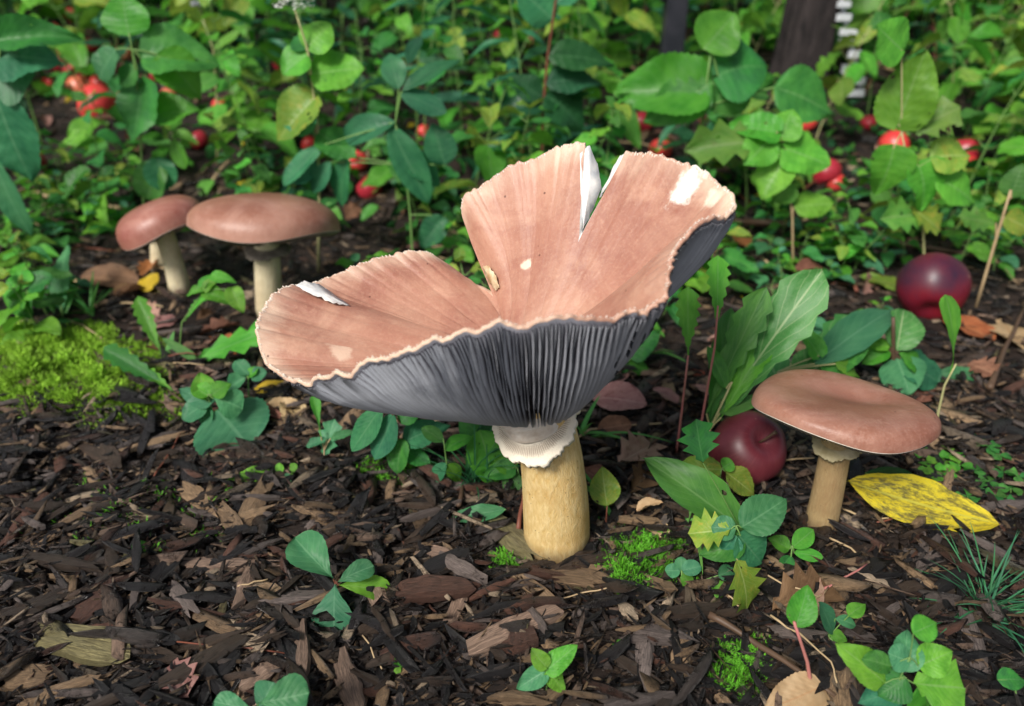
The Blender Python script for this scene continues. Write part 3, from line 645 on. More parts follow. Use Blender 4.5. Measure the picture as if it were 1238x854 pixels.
tk = ['dark brown', 'dark brown', 'blackish', 'reddish brown', 'greyish', 'tan', 'pinkish', 'dark brown', 'greyish', 'tan']
cnt = 0
while cnt < 262:
    y = 25 + 65 * RND.random() ** 1.2; x = RND.uniform(-1, 1) * (.74 * y + 6)
    P = Vector((x, y, 0)); P.z = H(x, y); px, py = proj(P)
    if not (-20 < px < 1260 and 400 < py < 870): continue
    if px < 190 and py < 500: continue
    if (P - BASE).length < 3.2: continue
    L = RND.uniform(1.7, 4.0) * (1 if RND.random() < .8 else 1.3); a = RND.gauss(0, .8); d = Vector((math.cos(a), math.sin(a), 0)) * L / 2
    A, B = P - d, P + d; A.z = H(A.x, A.y) + RND.uniform(.25, .7); B.z = H(B.x, B.y) + RND.uniform(.25, .9)
    ti = RND.choice(tk); lb = '%s wood chip %s' % (ti, zone(P))
    place_chip('wood_chip', A, B, L * RND.uniform(.16, .38), RND.uniform(.3, .8), TINTS[ti], lb, group='%s chips %s' % (ti, zone(P)), up=(RND.gauss(0, .3), RND.gauss(0, .3), 1))['px'] = px; cnt += 1

def instanced(name, templates, pos, rot, scl, tint, mat, kind='stuff', label=None, smooth=False):
    """thousands of small pieces joined in one mesh. pos (n,3) rot (n,3,3) scl (n,3) tint (n,3)"""
    n = len(pos); which = np.arange(n) % len(templates); V_, UV_, C_, LI, LT = [], [], [], [], []; off = 0
    for ti, (vs, fs, uv) in enumerate(templates):
        ids = np.where(which == ti)[0]; m = len(ids)
        if not m: continue
        v = np.array(vs, float); P = (v[None] * scl[ids][:, None, :]); P = np.einsum('nij,nvj->nvi', rot[ids], P) + pos[ids][:, None, :]
        V_.append(P.reshape(-1, 3)); UV_.append(np.tile(np.array(uv, float), (m, 1)) + np.repeat(ids * .37 % 50, len(vs))[:, None]); C_.append(np.repeat(tint[ids], len(vs), 0))
        fl = np.concatenate([np.array(f) for f in fs]); lt = np.array([len(f) for f in fs])
        LI.append((fl[None] + (np.arange(m) * len(vs))[:, None] + off).ravel()); LT.append(np.tile(lt, m)); off += m * len(vs)
    V_ = np.concatenate(V_) * S; UV_ = np.concatenate(UV_); C_ = np.concatenate(C_); LI = np.concatenate(LI); LT = np.concatenate(LT)
    m = bpy.data.meshes.new(name); m.vertices.add(len(V_)); m.vertices.foreach_set('co', V_.astype(np.float32).ravel())
    m.loops.add(len(LI)); m.loops.foreach_set('vertex_index', LI.astype(np.int32)); m.polygons.add(len(LT))
    m.polygons.foreach_set('loop_start', np.concatenate([[0], np.cumsum(LT)[:-1]]).astype(np.int32)); m.polygons.foreach_set('loop_total', LT.astype(np.int32))
    ul = m.uv_layers.new(name='UVMap'); ul.data.foreach_set('uv', UV_[LI].astype(np.float32).ravel())
    at = m.attributes.new('tint', 'FLOAT_COLOR', 'POINT'); at.data.foreach_set('color', np.concatenate([C_, np.ones((len(C_), 1))], 1).astype(np.float32).ravel())
    if smooth: m.polygons.foreach_set('use_smooth', [True] * len(LT))
    m.materials.append(mat); m.update(calc_edges=True); m.validate()
    o = obj(name, m); return tag(o, label, None, None, kind)
def rots(az, tilt, roll):
    ca, sa, ct, st, cr, sr = np.cos(az), np.sin(az), np.cos(tilt), np.sin(tilt), np.cos(roll), np.sin(roll); Zr = np.zeros_like(az); O = np.ones_like(az)
    Ra = np.array([[ca, -sa, Zr], [sa, ca, Zr], [Zr, Zr, O]]).transpose(2, 0, 1); Rt = np.array([[O, Zr, Zr], [Zr, ct, -st], [Zr, st, ct]]).transpose(2, 0, 1)
    Rr = np.array([[cr, Zr, sr], [Zr, O, Zr], [-sr, Zr, cr]]).transpose(2, 0, 1); return Ra @ Rt @ Rr
rs = np.random.RandomState(11)
def scatter(n, y0, y1, pw, wf=.95, w0=24):
    y = y0 + (y1 - y0) * rs.rand(n) ** pw; x = (rs.rand(n) * 2 - 1) * (wf * y + w0); return x, y
tmpl = [chip_geo(100 + i, 3, 5, .3) for i in range(10)]
def mulch(name, n, y0, y1, pw, L0, thick, label, lift=.6, wr=(.10, .42)):   # chips of every tint lie mixed
    x, y = scatter(n, y0, y1, pw); L = np.minimum(L0 * np.exp(rs.randn(n) * .5), 3.8); w_ = L * rs.uniform(*wr, n); t = np.minimum(w_ * .7, thick * rs.uniform(.4, 1.3, n))
    z = hz(x, y) + rs.rand(n) * lift; keys = list(TINTS); pr = np.array([.22, .36, .07, .10, .13, .055, .06, .01]); ci = rs.choice(8, n, p=pr / pr.sum())
    tint = np.array([TINTS[k] for k in keys])[ci] * rs.uniform(.35, 1.6, (n, 1))
    R = rots(rs.randn(n) * .9 + np.pi / 2, rs.randn(n) * .22, rs.randn(n) * .35)
    pos = np.stack([x, y, z], 1) - np.einsum('nij,nj->ni', R, np.stack([0 * L, L / 2, 0 * L], 1))
    instanced(name, tmpl, pos, R, np.stack([w_, L, t], 1), tint, CHIPS, 'stuff', label)
mulch('mulch', 19000, 16, 62, .85, .95, .34, 'wet dark bark mulch covering the ground')
mulch('mulch', 3300, 16, 66, .85, 1.9, .7, 'larger bark and wood pieces of the mulch', lift=1.0)
mulch('mulch', 13000, 58, 125, 1.0, 1.15, .4, 'dark mulch and litter behind the mushrooms')
mulch('mulch', 7000, 115, 290, 1.0, 2.2, .6, 'shaded leaf litter beneath the weeds')
mulch('fibres', 3500, 20, 80, .9, 1.1, .08, 'frayed wood fibres strewn over the mulch', lift=1.0, wr=(.025, .07))
mulch('crumbs', 19000, 20, 70, .9, .38, .2, 'fine crumbs of black bark between the chips', lift=.9)
# ------------------------------------------------------------------ moss
def moss_mat(name, c1, c2):
    M = Mt(name); n = M.noise(M.coord('Object'), 40, 4); a = M.n('Attribute', attribute_name='tint'); M.base(M.mix(1.0, M.mix(n, c1, c2), a.outputs['Color'], 'MULTIPLY')); M.rough(.5, .25)
    tr = M.n('BsdfTranslucent'); tr.inputs[0].default_value = (*c2, 1); ms = M.n('MixShader'); ms.inputs[0].default_value = .2; M.l(M.p.outputs[0], ms.inputs[1]); M.l(tr.outputs[0], ms.inputs[2]); M.l(ms.outputs[0], M.out.inputs[0]); return M.m
MOSS = moss_mat('moss_bright', (.19, .42, .025), (.36, .60, .06)); MOSSG = moss_mat('moss_green', (.09, .34, .02), (.17, .48, .04))
def frond_geo(seed):
    r = random.Random(seed); m = MB(); bend = r.uniform(-.3, .3)
    pts = [(bend * t * t, t, .25 * t * t) for t in (0, .4, .75, 1)]; m.tube(pts, [.05, .05, .04, .01], 3, cap=False)
    for i in range(7):
        t = .2 + .75 * i / 7; s = -1 if i % 2 else 1; p = Vector((bend * t * t, t, .25 * t * t)); q = p + Vector((s * (.32 - .2 * t), .17, r.uniform(-.05, .12)))
        m.add([p - Vector((0, .05, 0)), p + Vector((0, .06, 0)), q, (p + q) / 2 + Vector((0, 0, .07))], [(0, 2, 3), (1, 3, 2), (0, 3, 1)])
    return m.v, m.f, m.uv
ft = [frond_geo(i) for i in range(8)]
def moss(label, px0, py0, px1, py1, n, size, mat, holes=.25, up=1.0):
    P = []; TN = []; r = random.Random(n); cx, cy = (px0 + px1) / 2, (py0 + py1) / 2
    while len(P) < n:
        a, b = r.uniform(px0, px1), r.uniform(py0, py1); d = ((a - cx) / (px1 - px0) * 2) ** 2 + ((b - cy) / (py1 - py0) * 2) ** 2
        if d > 1 + .3 * math.sin(a * .07) + r.uniform(-.5, .1): continue
        p = G(a, b); nz = math.sin(p.x * 1.3 + 2) * math.sin(p.y * 1.5) + .6 * math.sin(p.x * 3.1) * math.sin(p.y * 2.7)
        if nz < -1 + holes * 1.6 and r.random() < .8: continue
        P.append((p.x + r.uniform(-.3, .3), p.y + r.uniform(-.3, .3), p.z + (.35 + .3 * nz) * up * max(0, 1 - d))); TN.append(min(1.3, max(.3, .85 + .4 * nz + r.uniform(-.25, .25))))
    P = np.array(P); s = size * rs.uniform(.6, 1.4, n); tilt = rs.uniform(.15, 1.3, n)
    R = rots(rs.rand(n) * 6.28, tilt, rs.randn(n) * .4)
    instanced('moss', ft, P, R, np.stack([s, s, s], 1), np.ones((n, 3)) * np.array(TN)[:, None], mat, 'stuff', label)
moss('bright yellow green moss cushion at the left edge', -70, 392, 205, 502, 10000, .7, MOSS, .22, 2.6)
moss('thin green moss strip trailing right from the bright cushion', 60, 455, 250, 520, 1400, .5, MOSS, .45, .6)
moss('green moss cushion right of the giant stem foot', 722, 640, 838, 728, 2600, .55, MOSSG, .2, 1.2)
moss('small green moss cushion near the bottom right', 852, 770, 940, 850, 1500, .45, MOSSG, .35)
moss('little moss tuft under the giant cap left of its stem', 420, 548, 560, 590, 700, .45, MOSSG, .5)
moss('little moss tuft at the foot of the giant stem', 588, 668, 640, 700, 500, .4, MOSSG, .3)
moss('scattered moss specks on the mulch left', 20, 560, 330, 690, 420, .4, MOSSG, .85)
# ================================================================== leaves
def leaf_geo(shape, seed=0, droop=.18, fold=.12):
    r = random.Random(seed * 31 + 5); mb = MB()
    P = {'ovate': (.62, .95, 15, .06), 'lance': (.8, .8, 18, .035), 'round': (.5, .55, 11, .045), 'obov': (1.3, .5, 9, .035), 'cord': (.36, .85, 15, .06),
         'grass': (.25, .6, 1, 0), 'dand': (1.4, .55, 7, .42), 'spat': (2.4, .5, 10, .03), 'oak': (.8, .6, 4, .35), 'plain': (.7, .7, 5, .05), 'dlobe': (1.1, .5, 6, .24), 'clover': (1.1, .28, 1, 0)}[shape]
    a, b, teeth, amt = P; tm = a / (a + b); mx = tm ** a * (1 - tm) ** b; rows = max(10, teeth * 3 if teeth < 11 else teeth * 2); step = rows / teeth if teeth > 1 else 1
    skew = r.uniform(-.08, .08); asp = {'ovate': .8, 'lance': .35, 'round': 1, 'obov': .8, 'cord': .9, 'grass': .04, 'dand': .3, 'spat': .3, 'oak': .7, 'plain': .5, 'dlobe': .5, 'clover': 1}[shape]; cols = 7; vs = []; uv = []
    for i in range(rows + 1):
        t = i / rows; w = .5 * (t ** a * (1 - t) ** b) / mx if 0 < t < 1 else 0
        if shape == 'cord' and t < .02: w = .0
        if t == 0: w = .02
        ph = (t * teeth) % 1.0; tooth = 0
        if teeth > 1 and .04 < t < .97: tooth = amt * ((1 - ph) * 1.5 - .75) if shape != 'oak' else amt * math.sin(2 * math.pi * ph)
        if shape == 'spat' and t < .5: w = max(w, .05)
        if shape == 'dand' and t < .3: w = max(w, .05)
        for k in range(cols):
            u = (k - 3) / 3; e = abs(u) ** 2
            x = u * w * (1 + tooth * e) ; sw = skew * math.sin(math.pi * t) * .5
            back = .35 * amt / teeth * e * (1 if teeth > 1 else 0) - (.10 * e * (1 - t) ** 3 if shape == 'cord' else 0)
            z = -droop * t * t + asp * (fold * abs(x) * 2 * .6 + .012 * math.sin(6.28 * (t * teeth * .5 - abs(u) * .9)) * min(1, 2 * abs(u)) * (teeth > 1) + .05 * math.sin(t * 7 + seed + 2 * u) * abs(u) + .03 * math.sin(t * 13 + seed * 2 + 3 * u) * abs(u))
            vs.append((x + sw, t + back, z)); uv.append((.5 + u * .5 if w > 0 else .5, t))
    fs = [(i * cols + k, i * cols + k + 1, (i + 1) * cols + k + 1, (i + 1) * cols + k) for i in range(rows) for k in range(cols - 1)]
    mb.add(vs, fs, uv); return mb
LC = {}
def leaf_mesh(shape, mat, v=0, droop=None, fold=None):
    k = (shape, mat, v, droop, fold)
    if k not in LC:
        r = random.Random(v * 7 + 1); d = droop if droop is not None else (.10, .25, .38, .02)[v % 4]; f = fold if fold is not None else (.25, .1, .35, .05)[v % 4]
        LC[k] = leaf_geo(shape, v, d, f).mesh('leaf', [LM[mat]])
    return LC[k]
def leaf(parent, A, B, w, shape, mat, hint=(0, -.45, 1), v=None, name='leaf', jit=.3, droop=None, fold=None):
    v = RND.randrange(4) if v is None else v; L = (Vector(B) - Vector(A)).length
    h = Vector(hint).normalized() + Vector((RND.gauss(0, jit), RND.gauss(0, jit), RND.gauss(0, jit * .5)))
    return obj(name, leaf_mesh(shape, mat, v, droop, fold), parent, frame(A, B, h, w, L))
# ------------------------------------------------------------------ plants of the tangle: prototypes
def plant_proto(sp, seed, M=None):
    r = random.Random(seed * 13 + 3); st = RND.getstate(); RND.seed(seed)
    o = obj(sp['name'], None, None, Matrix.Identity(4)); h = r.uniform(*sp['h']); lean = Vector((r.uniform(-.3, .3), r.uniform(-.25, .15), 0))
    pts = [Vector((0, 0, -1)) + (lean * h * (t ** 1.6)) + Vector((.3 * math.sin(t * 6 + seed), 0, 0)) + Vector((0, 0, (h + 1) * (t - .12 * t * t))) for t in [i / 8 for i in range(9)]]
    mb = MB(); mb.tube(pts, [sp['sr'] * (1 - .6 * i / 8) for i in range(9)], 5)
    az = r.random() * 6.28; nd = sp['nodes']; leaves = []
    for i in range(nd):
        t = sp['t0'] + (1 - sp['t0']) * (i + .5 * r.random()) / nd; f = min(7.99, t * 8); k = int(f); p = pts[k].lerp(pts[k + 1], f - k)
        ll = sp['L'] * (1.0 - sp['shrink'] * (i / max(1, nd - 1)) ** 1.5) * r.uniform(.8, 1.15)
        for s in range(sp['per']):
            a = az + s * 6.28 / sp['per'] + r.uniform(-.3, .3); el = r.uniform(*sp['el']); d = Vector((math.cos(a) * math.cos(el), math.sin(a) * math.cos(el), math.sin(el)))
            pe = ll * sp['pet'] * r.uniform(.7, 1.2); A = p + Vector((d.x, d.y, abs(d.z) * .6 + .35)).normalized() * pe; B = A + d * ll
            mb.tube([p, (p + A) / 2 + Vector((0, 0, -.1)), A], [sp['sr'] * .5] * 3, 4, cap=False); leaves.append((A, B, ll * sp['w'] * r.uniform(.85, 1.15)))
        az += sp['twist']
    for kx in range(sp['per'] if sp['top'] else 0):
        a = az + kx * 6.28 / sp['per']; d = Vector((math.cos(a) * .7, math.sin(a) * .7, .5)); leaves.append((pts[-1], pts[-1] + d * sp['L'] * .45, sp['L'] * .45 * sp['w']))
    obj('stem', mb.mesh('stem', [ST[sp['stem']]]), o)
    for A, B, w_ in leaves: leaf(o, A, B, w_, r.choice(sp['shape']), r.choice(sp['mat']), (0, -.25, 1))
    RND.setstate(st); return o
SPP = {
 'nettle': dict(name='broadleaf_weed', h=(16, 30), sr=.15, nodes=5, per=2, t0=.25, L=6.2, shrink=.45, el=(-.5, .25), pet=.35, w=.66, twist=1.5, top=1, stem='green', shape=['ovate', 'cord'], mat=['broad', 'broad', 'light']),
 'light': dict(name='leafy_weed', h=(20, 36), sr=.16, nodes=5, per=2, t0=.25, L=6.6, shrink=.4, el=(-.6, .2), pet=.4, w=.72, twist=1.4, top=1, stem='green', shape=['cord', 'ovate'], mat=['light', 'light', 'light', 'yel', 'broad']),
 'blue': dict(name='willowherb', h=(18, 34), sr=.15, nodes=9, per=1, t0=.3, L=8.5, shrink=.4, el=(-.35, .6), pet=.08, w=.25, twist=2.4, top=1, stem='green', shape=['lance'], mat=['blue', 'blue', 'dark']),
 'tatty': dict(name='tattered_weed', h=(18, 34), sr=.13, nodes=6, per=2, t0=.2, L=5.8, shrink=.35, el=(-.8, .1), pet=.4, w=.74, twist=1.2, top=1, stem='pale', shape=['cord', 'ovate', 'cord', 'ovate', 'oak'], mat=['light', 'broad', 'yel', 'tatty', 'light']),
 'darkb': dict(name='dark_leaved_weed', h=(18, 30), sr=.15, nodes=5, per=2, t0=.25, L=7.2, shrink=.35, el=(-.4, .2), pet=.3, w=.58, twist=1.6, top=1, stem='red', shape=['ovate'], mat=['dark', 'blue', 'broad']),
 'sprig': dict(name='small_weed', h=(6, 12), sr=.1, nodes=5, per=2, t0=.2, L=3.6, shrink=.4, el=(-.4, .4), pet=.3, w=.6, twist=1.5, top=1, stem='green', shape=['ovate', 'cord'], mat=['broad', 'light', 'light', 'yel']),
 'low': dict(name='low_seedling', h=(3, 7), sr=.09, nodes=3, per=2, t0=.3, L=3.0, shrink=.3, el=(-.2, .4), pet=.3, w=.66, twist=1.5, top=1, stem='green', shape=['ovate', 'round'], mat=['broad', 'light', 'seed']),
}
LOOK = {'nettle': 'broad leaved mid green weed', 'light': 'tall light green weed', 'blue': 'blue green narrow leaved weed', 'tatty': 'yellowing tattered weed', 'darkb': 'dark big leaved weed', 'low': 'low green seedling', 'sprig': 'low bushy small leaved sprig'}
def bzone(px):
    return 'behind the pair of back mushrooms' if px < 300 else 'between back mushrooms and giant cap' if px < 560 else 'behind the raised cap lobe' if px < 800 else 'around the dark post and trunk' if px < 1010 else 'behind the right purple apple'
PR = {k: [] for k in SPP}; placed = []
def put_plant(k, x, y, sc, az, lean=0):
    z = H(x, y); M = T((x, y, z)) @ Matrix.Rotation(az, 4, 'Z') @ Matrix.Rotation(lean, 4, 'X') @ Matrix.Scale(sc, 4)
    if len(PR[k]) < 4:
        o = plant_proto(SPP[k], hash_k[k] + len(PR[k])); PR[k].append(o)
        L = M.copy(); L.translation = L.translation * S; o.matrix_basis = L
    else: o = copy_tree(PR[k][RND.randrange(4)], None, M)
    px, _ = proj((x, y, z + 10)); zt = bzone(px); dep = 'nearest row' if y < 125 else 'middle row' if y < 175 else 'back row'
    tag(o, '%s %s, %s' % (LOOK[k], zt, dep), 'plant', '%ss %s, %s' % (LOOK[k], zt, dep)); o['px'] = px; return o
hash_k = {k: 100 * (i + 1) for i, k in enumerate(SPP)}
tries = 0
APX = [(x, y, G(x, y + 8).y) for x, y in ((100, 110), (37, 198), (253, 103), (240, 172), (432, 197), (447, 229), (374, 175), (512, 160), (798, 183), (776, 150), (976, 149), (1000, 211), (1080, 178), (1120, 126), (1166, 186), (205, 115))]
while len(placed) < 318 and tries < 30000:
    tries += 1
    y = 96 + 165 * RND.random() ** 1.15; x = RND.uniform(-1, 1) * (.80 * y + 8); px, py = proj((x, y, H(x, y)))
    # open, littered spots the photograph shows
    if px < 250 and 125 < py < 330 and RND.random() < .82: continue
    if 250 <= px < 420 and 200 < py < 330 and RND.random() < .6: continue
    if px > 860 and py > 262 and RND.random() < .93: continue
    if 540 < px < 870 and py > 240 and RND.random() < .3: continue
    if any(y < a_y + 6 and abs(px - ax) < 44 and a_py - 10 < py < a_py + 200 for ax, a_py, a_y in APX) and RND.random() < .96: continue
    if any(abs(px - a) < w_ and y < yy and 70 < py < 330 for a, w_, yy in ((809, 62, 152), (972, 70, 166), (1034, 55, 162))) and RND.random() < .95: continue
    md = 7 if y < 140 else 9.5
    if any((x - a) ** 2 + (y - b) ** 2 < md * md for a, b in placed): continue
    placed.append((x, y)); q = RND.random()
    if px < 300: k = 'nettle' if q < .45 else 'light' if q < .8 else 'blue' if q < .9 else 'darkb'
    elif px < 620: k = 'blue' if q < .42 else 'light' if q < .7 else 'nettle'
    elif px < 880: k = 'light' if q < .4 else 'nettle' if q < .65 else 'darkb' if q < .85 else 'blue'
    else: k = 'tatty' if q < .4 else 'light' if q < .7 else 'nettle' if q < .85 else 'darkb'
    sc = RND.uniform(.8, 1.2) * (1.3 if y > 170 else 1)
    if y < 112: sc *= .78
    put_plant(k, x, y, sc, RND.random() * 6.28, RND.gauss(0, .1))
n_low = 0
while n_low < 150:
    y = RND.uniform(70, 130); x = RND.uniform(-1, 1) * (.72 * y); px, py = proj((x, y, H(x, y)))
    if any(abs(px - ax) < 26 and a_py < py < a_py + 60 for ax, a_py, a_y in APX): continue
    if py > 430 or (100 < px < 420 and py > 290) or (1070 < px < 1190 and py > 330) : continue
    n_low += 1; put_plant('low' if RND.random() < .55 else 'sprig', x, y, RND.uniform(.7, 1.3), RND.random() * 6.28)
# the weeds go on as one mass beyond
def leafc(v): m = leaf_geo('ovate', v, .2, .2); return m.v, m.f, m.uv
FARM = Mt('far_foliage'); at_ = FARM.n('Attribute', attribute_name='tint'); FARM.base(at_.outputs['Color']); FARM.rough(.5, .3)
tr_ = FARM.n('BsdfTranslucent'); FARM.l(at_.outputs['Color'], tr_.inputs[0]); ms_ = FARM.n('MixShader'); ms_.inputs[0].default_value = .25; FARM.l(FARM.p.outputs[0], ms_.inputs[1]); FARM.l(tr_.outputs[0], ms_.inputs[2]); FARM.l(ms_.outputs[0], FARM.out.inputs[0])
def far_mass(name, n, y0, y1, hmax, L0, cols, label, wf=.95):
    v = []; m = MB()
    for s in range(3):
        g = leaf_geo('ovate', s, .25, .2); keep = {}
        v.append((g.v, g.f, g.uv))
    y = y0 + (y1 - y0) * rs.rand(n) ** .9; x = (rs.rand(n) * 2 - 1) * (wf * y + 20); hh = hmax * (.55 + .45 * np.sin(x * .09 + 1.3 * np.sin(y * .07)) * np.sin(y * .05)); z = hz(x, y) + hh * rs.rand(n) ** .7
    if name == 'ground_cover':                           # the photograph's open patch at the upper left stays thin
        ok = np.array([not ((lambda q: (40 < q[0] < 270 and 120 < q[1] < 300) or any(abs(q[0] - a_) < 20 and b_ - 14 < q[1] < b_ + 45 for a_, b_, _c in APX))(proj(p_)) and rs.rand() < .85) for p_ in zip(x, y, z)]); x, y, z = x[ok], y[ok], z[ok]; n = len(x)
    L = L0 * rs.uniform(.6, 1.3, n); R = rots(rs.rand(n) * 6.28, rs.randn(n) * .5 - .3, rs.randn(n) * .5); c = np.array(cols)[rs.randint(len(cols), size=n)] * rs.uniform(.7, 1.3, (n, 1))
    instanced(name, v, np.stack([x, y, z], 1), R, np.stack([L * .65, L, L], 1), c, FARM.m, 'stuff', label, True)
GR = [(.03, .14, .03), (.06, .22, .035), (.02, .09, .035), (.09, .26, .04)]
far_mass('undergrowth', 2600, 262, 420, 50, 10.0, GR, 'dense green undergrowth beyond the weeds')
far_mass('undergrowth', 1500, 400, 900, 130, 16.0, GR, 'tall hedge like undergrowth closing the background')
far_mass('ground_cover', 4200, 98, 262, 8, 3.4, GR, 'small green leaves of ground cover under the weeds', wf=1.0)

# ================================================================== plants placed one by one
def sprig(name, label, base, stem, leaves, sm='green', sr=1.3, cat='plant', k_y=.55, hint=(0, -.55, 1), jit=.15, rise=None):
    """base pixel on the ground; stem: pixels from the base up; leaves: (ax, ay, bx, by, width px, shape, mat[, dy])"""
    B = G(*base); k = cmpx(B); o = thing(name, label, cat, B); mb = MB()
    def pt(x, y, dy=0):
        p = PY(x, y, B.y + dy); g = H(p.x, p.y)
        if p.z < g + .35: p = G(x, y, .5)
        return p
    pts = [B - Vector((0, 0, .6))] + [pt(*s) for s in stem]; tops = [B] + pts[1:]
    if len(pts) > 1:
        sm_pts = []
        for i in range(len(pts) - 1):
            for f in (0, .5): sm_pts.append(pts[i].lerp(pts[i + 1], f))
        sm_pts.append(pts[-1]); n = len(sm_pts); mb.tube(sm_pts, [sr * k * (1 - .5 * i / n) for i in range(n)], 6)
    for lf in leaves:
        ax, ay, bx, by, w_, sh, mt = lf[:7]; dy = lf[7] if len(lf) > 7 else None
        A = pt(ax, ay); dyy = dy if dy is not None else k_y * (ay - by) * k
        Bp = PY(bx, by, A.y + dyy)
        if Bp.z < H(Bp.x, Bp.y) + .4: Bp = G(bx, by, .55)
        q = min(tops, key=lambda t: (t - A).length)
        if (q - A).length > .15: mb.tube([q, (q + A) / 2 + Vector((0, 0, .1)), A], [sr * k * .55] * 3, 5, cap=False)
        leaf(o, A, Bp, w_ * k * 1.05, sh, mt, hint, jit=jit)
    if mb.v: obj('stem', mb.mesh('stem', [ST[sm]]), o)
    return o
SP = sprig
SP('seedling', 'blue green seedling with four rounded serrated leaves left of centre on the mulch', (405, 735), [(405, 706)], [(403, 700, 357, 646, 44, 'obov', 'seed'), (405, 706, 398, 766, 50, 'obov', 'seed', -.8), (408, 704, 448, 682, 26, 'obov', 'seed'), (410, 708, 472, 712, 28, 'obov', 'light', 0)], 'red')
SP('seedling', 'bluish seedling cut off by the bottom edge left of the upright chip', (300, 905), [(312, 862)], [(312, 850, 372, 838, 46, 'obov', 'seed'), (306, 858, 258, 848, 26, 'obov', 'seed'), (312, 862, 330, 825, 34, 'obov', 'seed')])
SP('seedling', 'small jagged four leaved seedling at the bottom middle', (660, 842), [(662, 812)], [(662, 810, 698, 780, 26, 'cord', 'light'), (660, 806, 642, 784, 20, 'cord', 'light'), (658, 812, 624, 834, 24, 'cord', 'seed'), (664, 812, 682, 838, 22, 'cord', 'light', -.4)])
SP('seedling', 'rosette of serrated leaves with one big round leaf below the moss', (256, 530), [(258, 500), (250, 478)], [(262, 496, 300, 540, 92, 'round', 'seed', -1.5), (254, 486, 216, 470, 24, 'cord', 'seed'), (252, 484, 240, 448, 26, 'ovate', 'light'), (250, 488, 218, 506, 34, 'ovate', 'seed', -.6), (258, 482, 290, 492, 34, 'obov', 'seed'), (254, 492, 240, 518, 26, 'ovate', 'blue', -.6), (256, 478, 276, 462, 24, 'ovate', 'light'), (250, 478, 232, 462, 22, 'cord', 'light')])
SP('seedling', 'small three leaved sprig beside the yellow leaf under the left lobe', (300, 500), [(300, 458)], [(298, 456, 270, 468, 20, 'round', 'seed'), (300, 454, 284, 434, 18, 'round', 'seed'), (303, 456, 322, 450, 18, 'round', 'seed'), (300, 456, 312, 444, 12, 'round', 'light')])
SP('seedling', 'bright green strawberry like seedling at the left edge above the moss', (28, 408), [(30, 360)], [(28, 352, 4, 372, 40, 'round', 'light'), (26, 350, 22, 326, 32, 'round', 'light'), (34, 350, 62, 334, 30, 'round', 'broad'), (30, 356, 30, 386, 30, 'round', 'broad', -.6), (24, 346, 0, 352, 22, 'round', 'light'), (36, 352, 50, 358, 20, 'round', 'light')])
SP('dandelion', 'long toothed dandelion leaves pointing down right across the moss edge', (214, 478), [(205, 470)], [(212, 474, 122, 418, 20, 'dand', 'broad'), (214, 476, 158, 432, 14, 'dand', 'light')], sr=1)
SP('dandelion', 'upright bright dandelion leaf between the moss and the back mushrooms', (198, 438), [(196, 425)], [(196, 430, 164, 358, 17, 'dand', 'light'), (200, 434, 210, 400, 8, 'grass', 'grass')])
SP('seedling', 'pinnate light green seedling arching in front of the wide back mushroom', (214, 428), [(220, 390), (246, 352)], [(246, 352, 222, 352, 14, 'cord', 'light'), (246, 352, 256, 330, 18, 'ovate', 'light'), (248, 352, 276, 364, 18, 'cord', 'light'), (246, 350, 270, 330, 14, 'cord', 'light'), (280, 350, 294, 378, 20, 'cord', 'light'), (224, 388, 246, 350, 12, 'dand', 'light'), (256, 334, 284, 338, 14, 'cord', 'light')], sr=1)
SP('dandelion', 'pale jagged leaf lying against the left edge of the giant cap', (236, 432), [(246, 430)], [(240, 434, 326, 398, 34, 'oak', 'light'), (236, 434, 196, 408, 12, 'grass', 'grass')])
SP('seedling', 'tall narrow green blade left of the leaning back mushroom', (75, 388), [(74, 370)], [(74, 378, 66, 292, 24, 'lance', 'seed'), (76, 380, 84, 348, 10, 'grass', 'grass')])
SP('willowherb', 'drooping blue green leaves hanging under the left of the giant cap', (486, 580), [(484, 540), (478, 505), (462, 488)], [(462, 490, 424, 546, 28, 'lance', 'blue', -1), (476, 500, 452, 556, 30, 'lance', 'blue', -1), (484, 512, 520, 470, 30, 'ovate', 'broad'), (486, 530, 478, 574, 32, 'ovate', 'broad', -1), (486, 536, 540, 508, 34, 'ovate', 'blue'), (486, 545, 520, 560, 26, 'ovate', 'broad')], 'red')
SP('willowherb', 'cluster of blue green leaves hanging beneath the giant cap beside its stem', (596, 570), [(590, 540)], [(580, 520, 600, 592, 44, 'ovate', 'light', -1), (600, 534, 640, 556, 46, 'obov', 'blue'), (596, 545, 560, 566, 40, 'ovate', 'broad'), (590, 540, 632, 500, 40, 'cord', 'dark'), (590, 540, 560, 500, 40, 'ovate', 'broad')])
SP('seedling', 'wavy lobed green leaf standing left of the drooping blue leaves', (392, 556), [(392, 545)], [(392, 552, 404, 508, 24, 'oak', 'seed'), (388, 528, 380, 478, 12, 'spat', 'light'), (395, 532, 368, 536, 12, 'round', 'seed'), (400, 530, 430, 520, 10, 'round', 'seed')], 'straw')
SP('seedling', 'tiny bright seedling on the mulch below the left lobe', (334, 576), [(330, 570)], [(330, 570, 274, 580, 18, 'ovate', 'light'), (340, 574, 352, 584, 12, 'ovate', 'seed'), (340, 572, 336, 560, 10, 'round', 'light'), (352, 576, 356, 560, 10, 'obov', 'light')])
SP('fallen_leaf', 'long green leaf lying flat left of the giant stem', (575, 630), [], [(612, 616, 544, 626, 20, 'plain', 'seed')], cat='leaf')
SP('seedling', 'upright yellow tipped green leaf right of the giant stem', (732, 640), [(734, 612)], [(734, 612, 728, 564, 34, 'ovate', 'yel')], 'red')
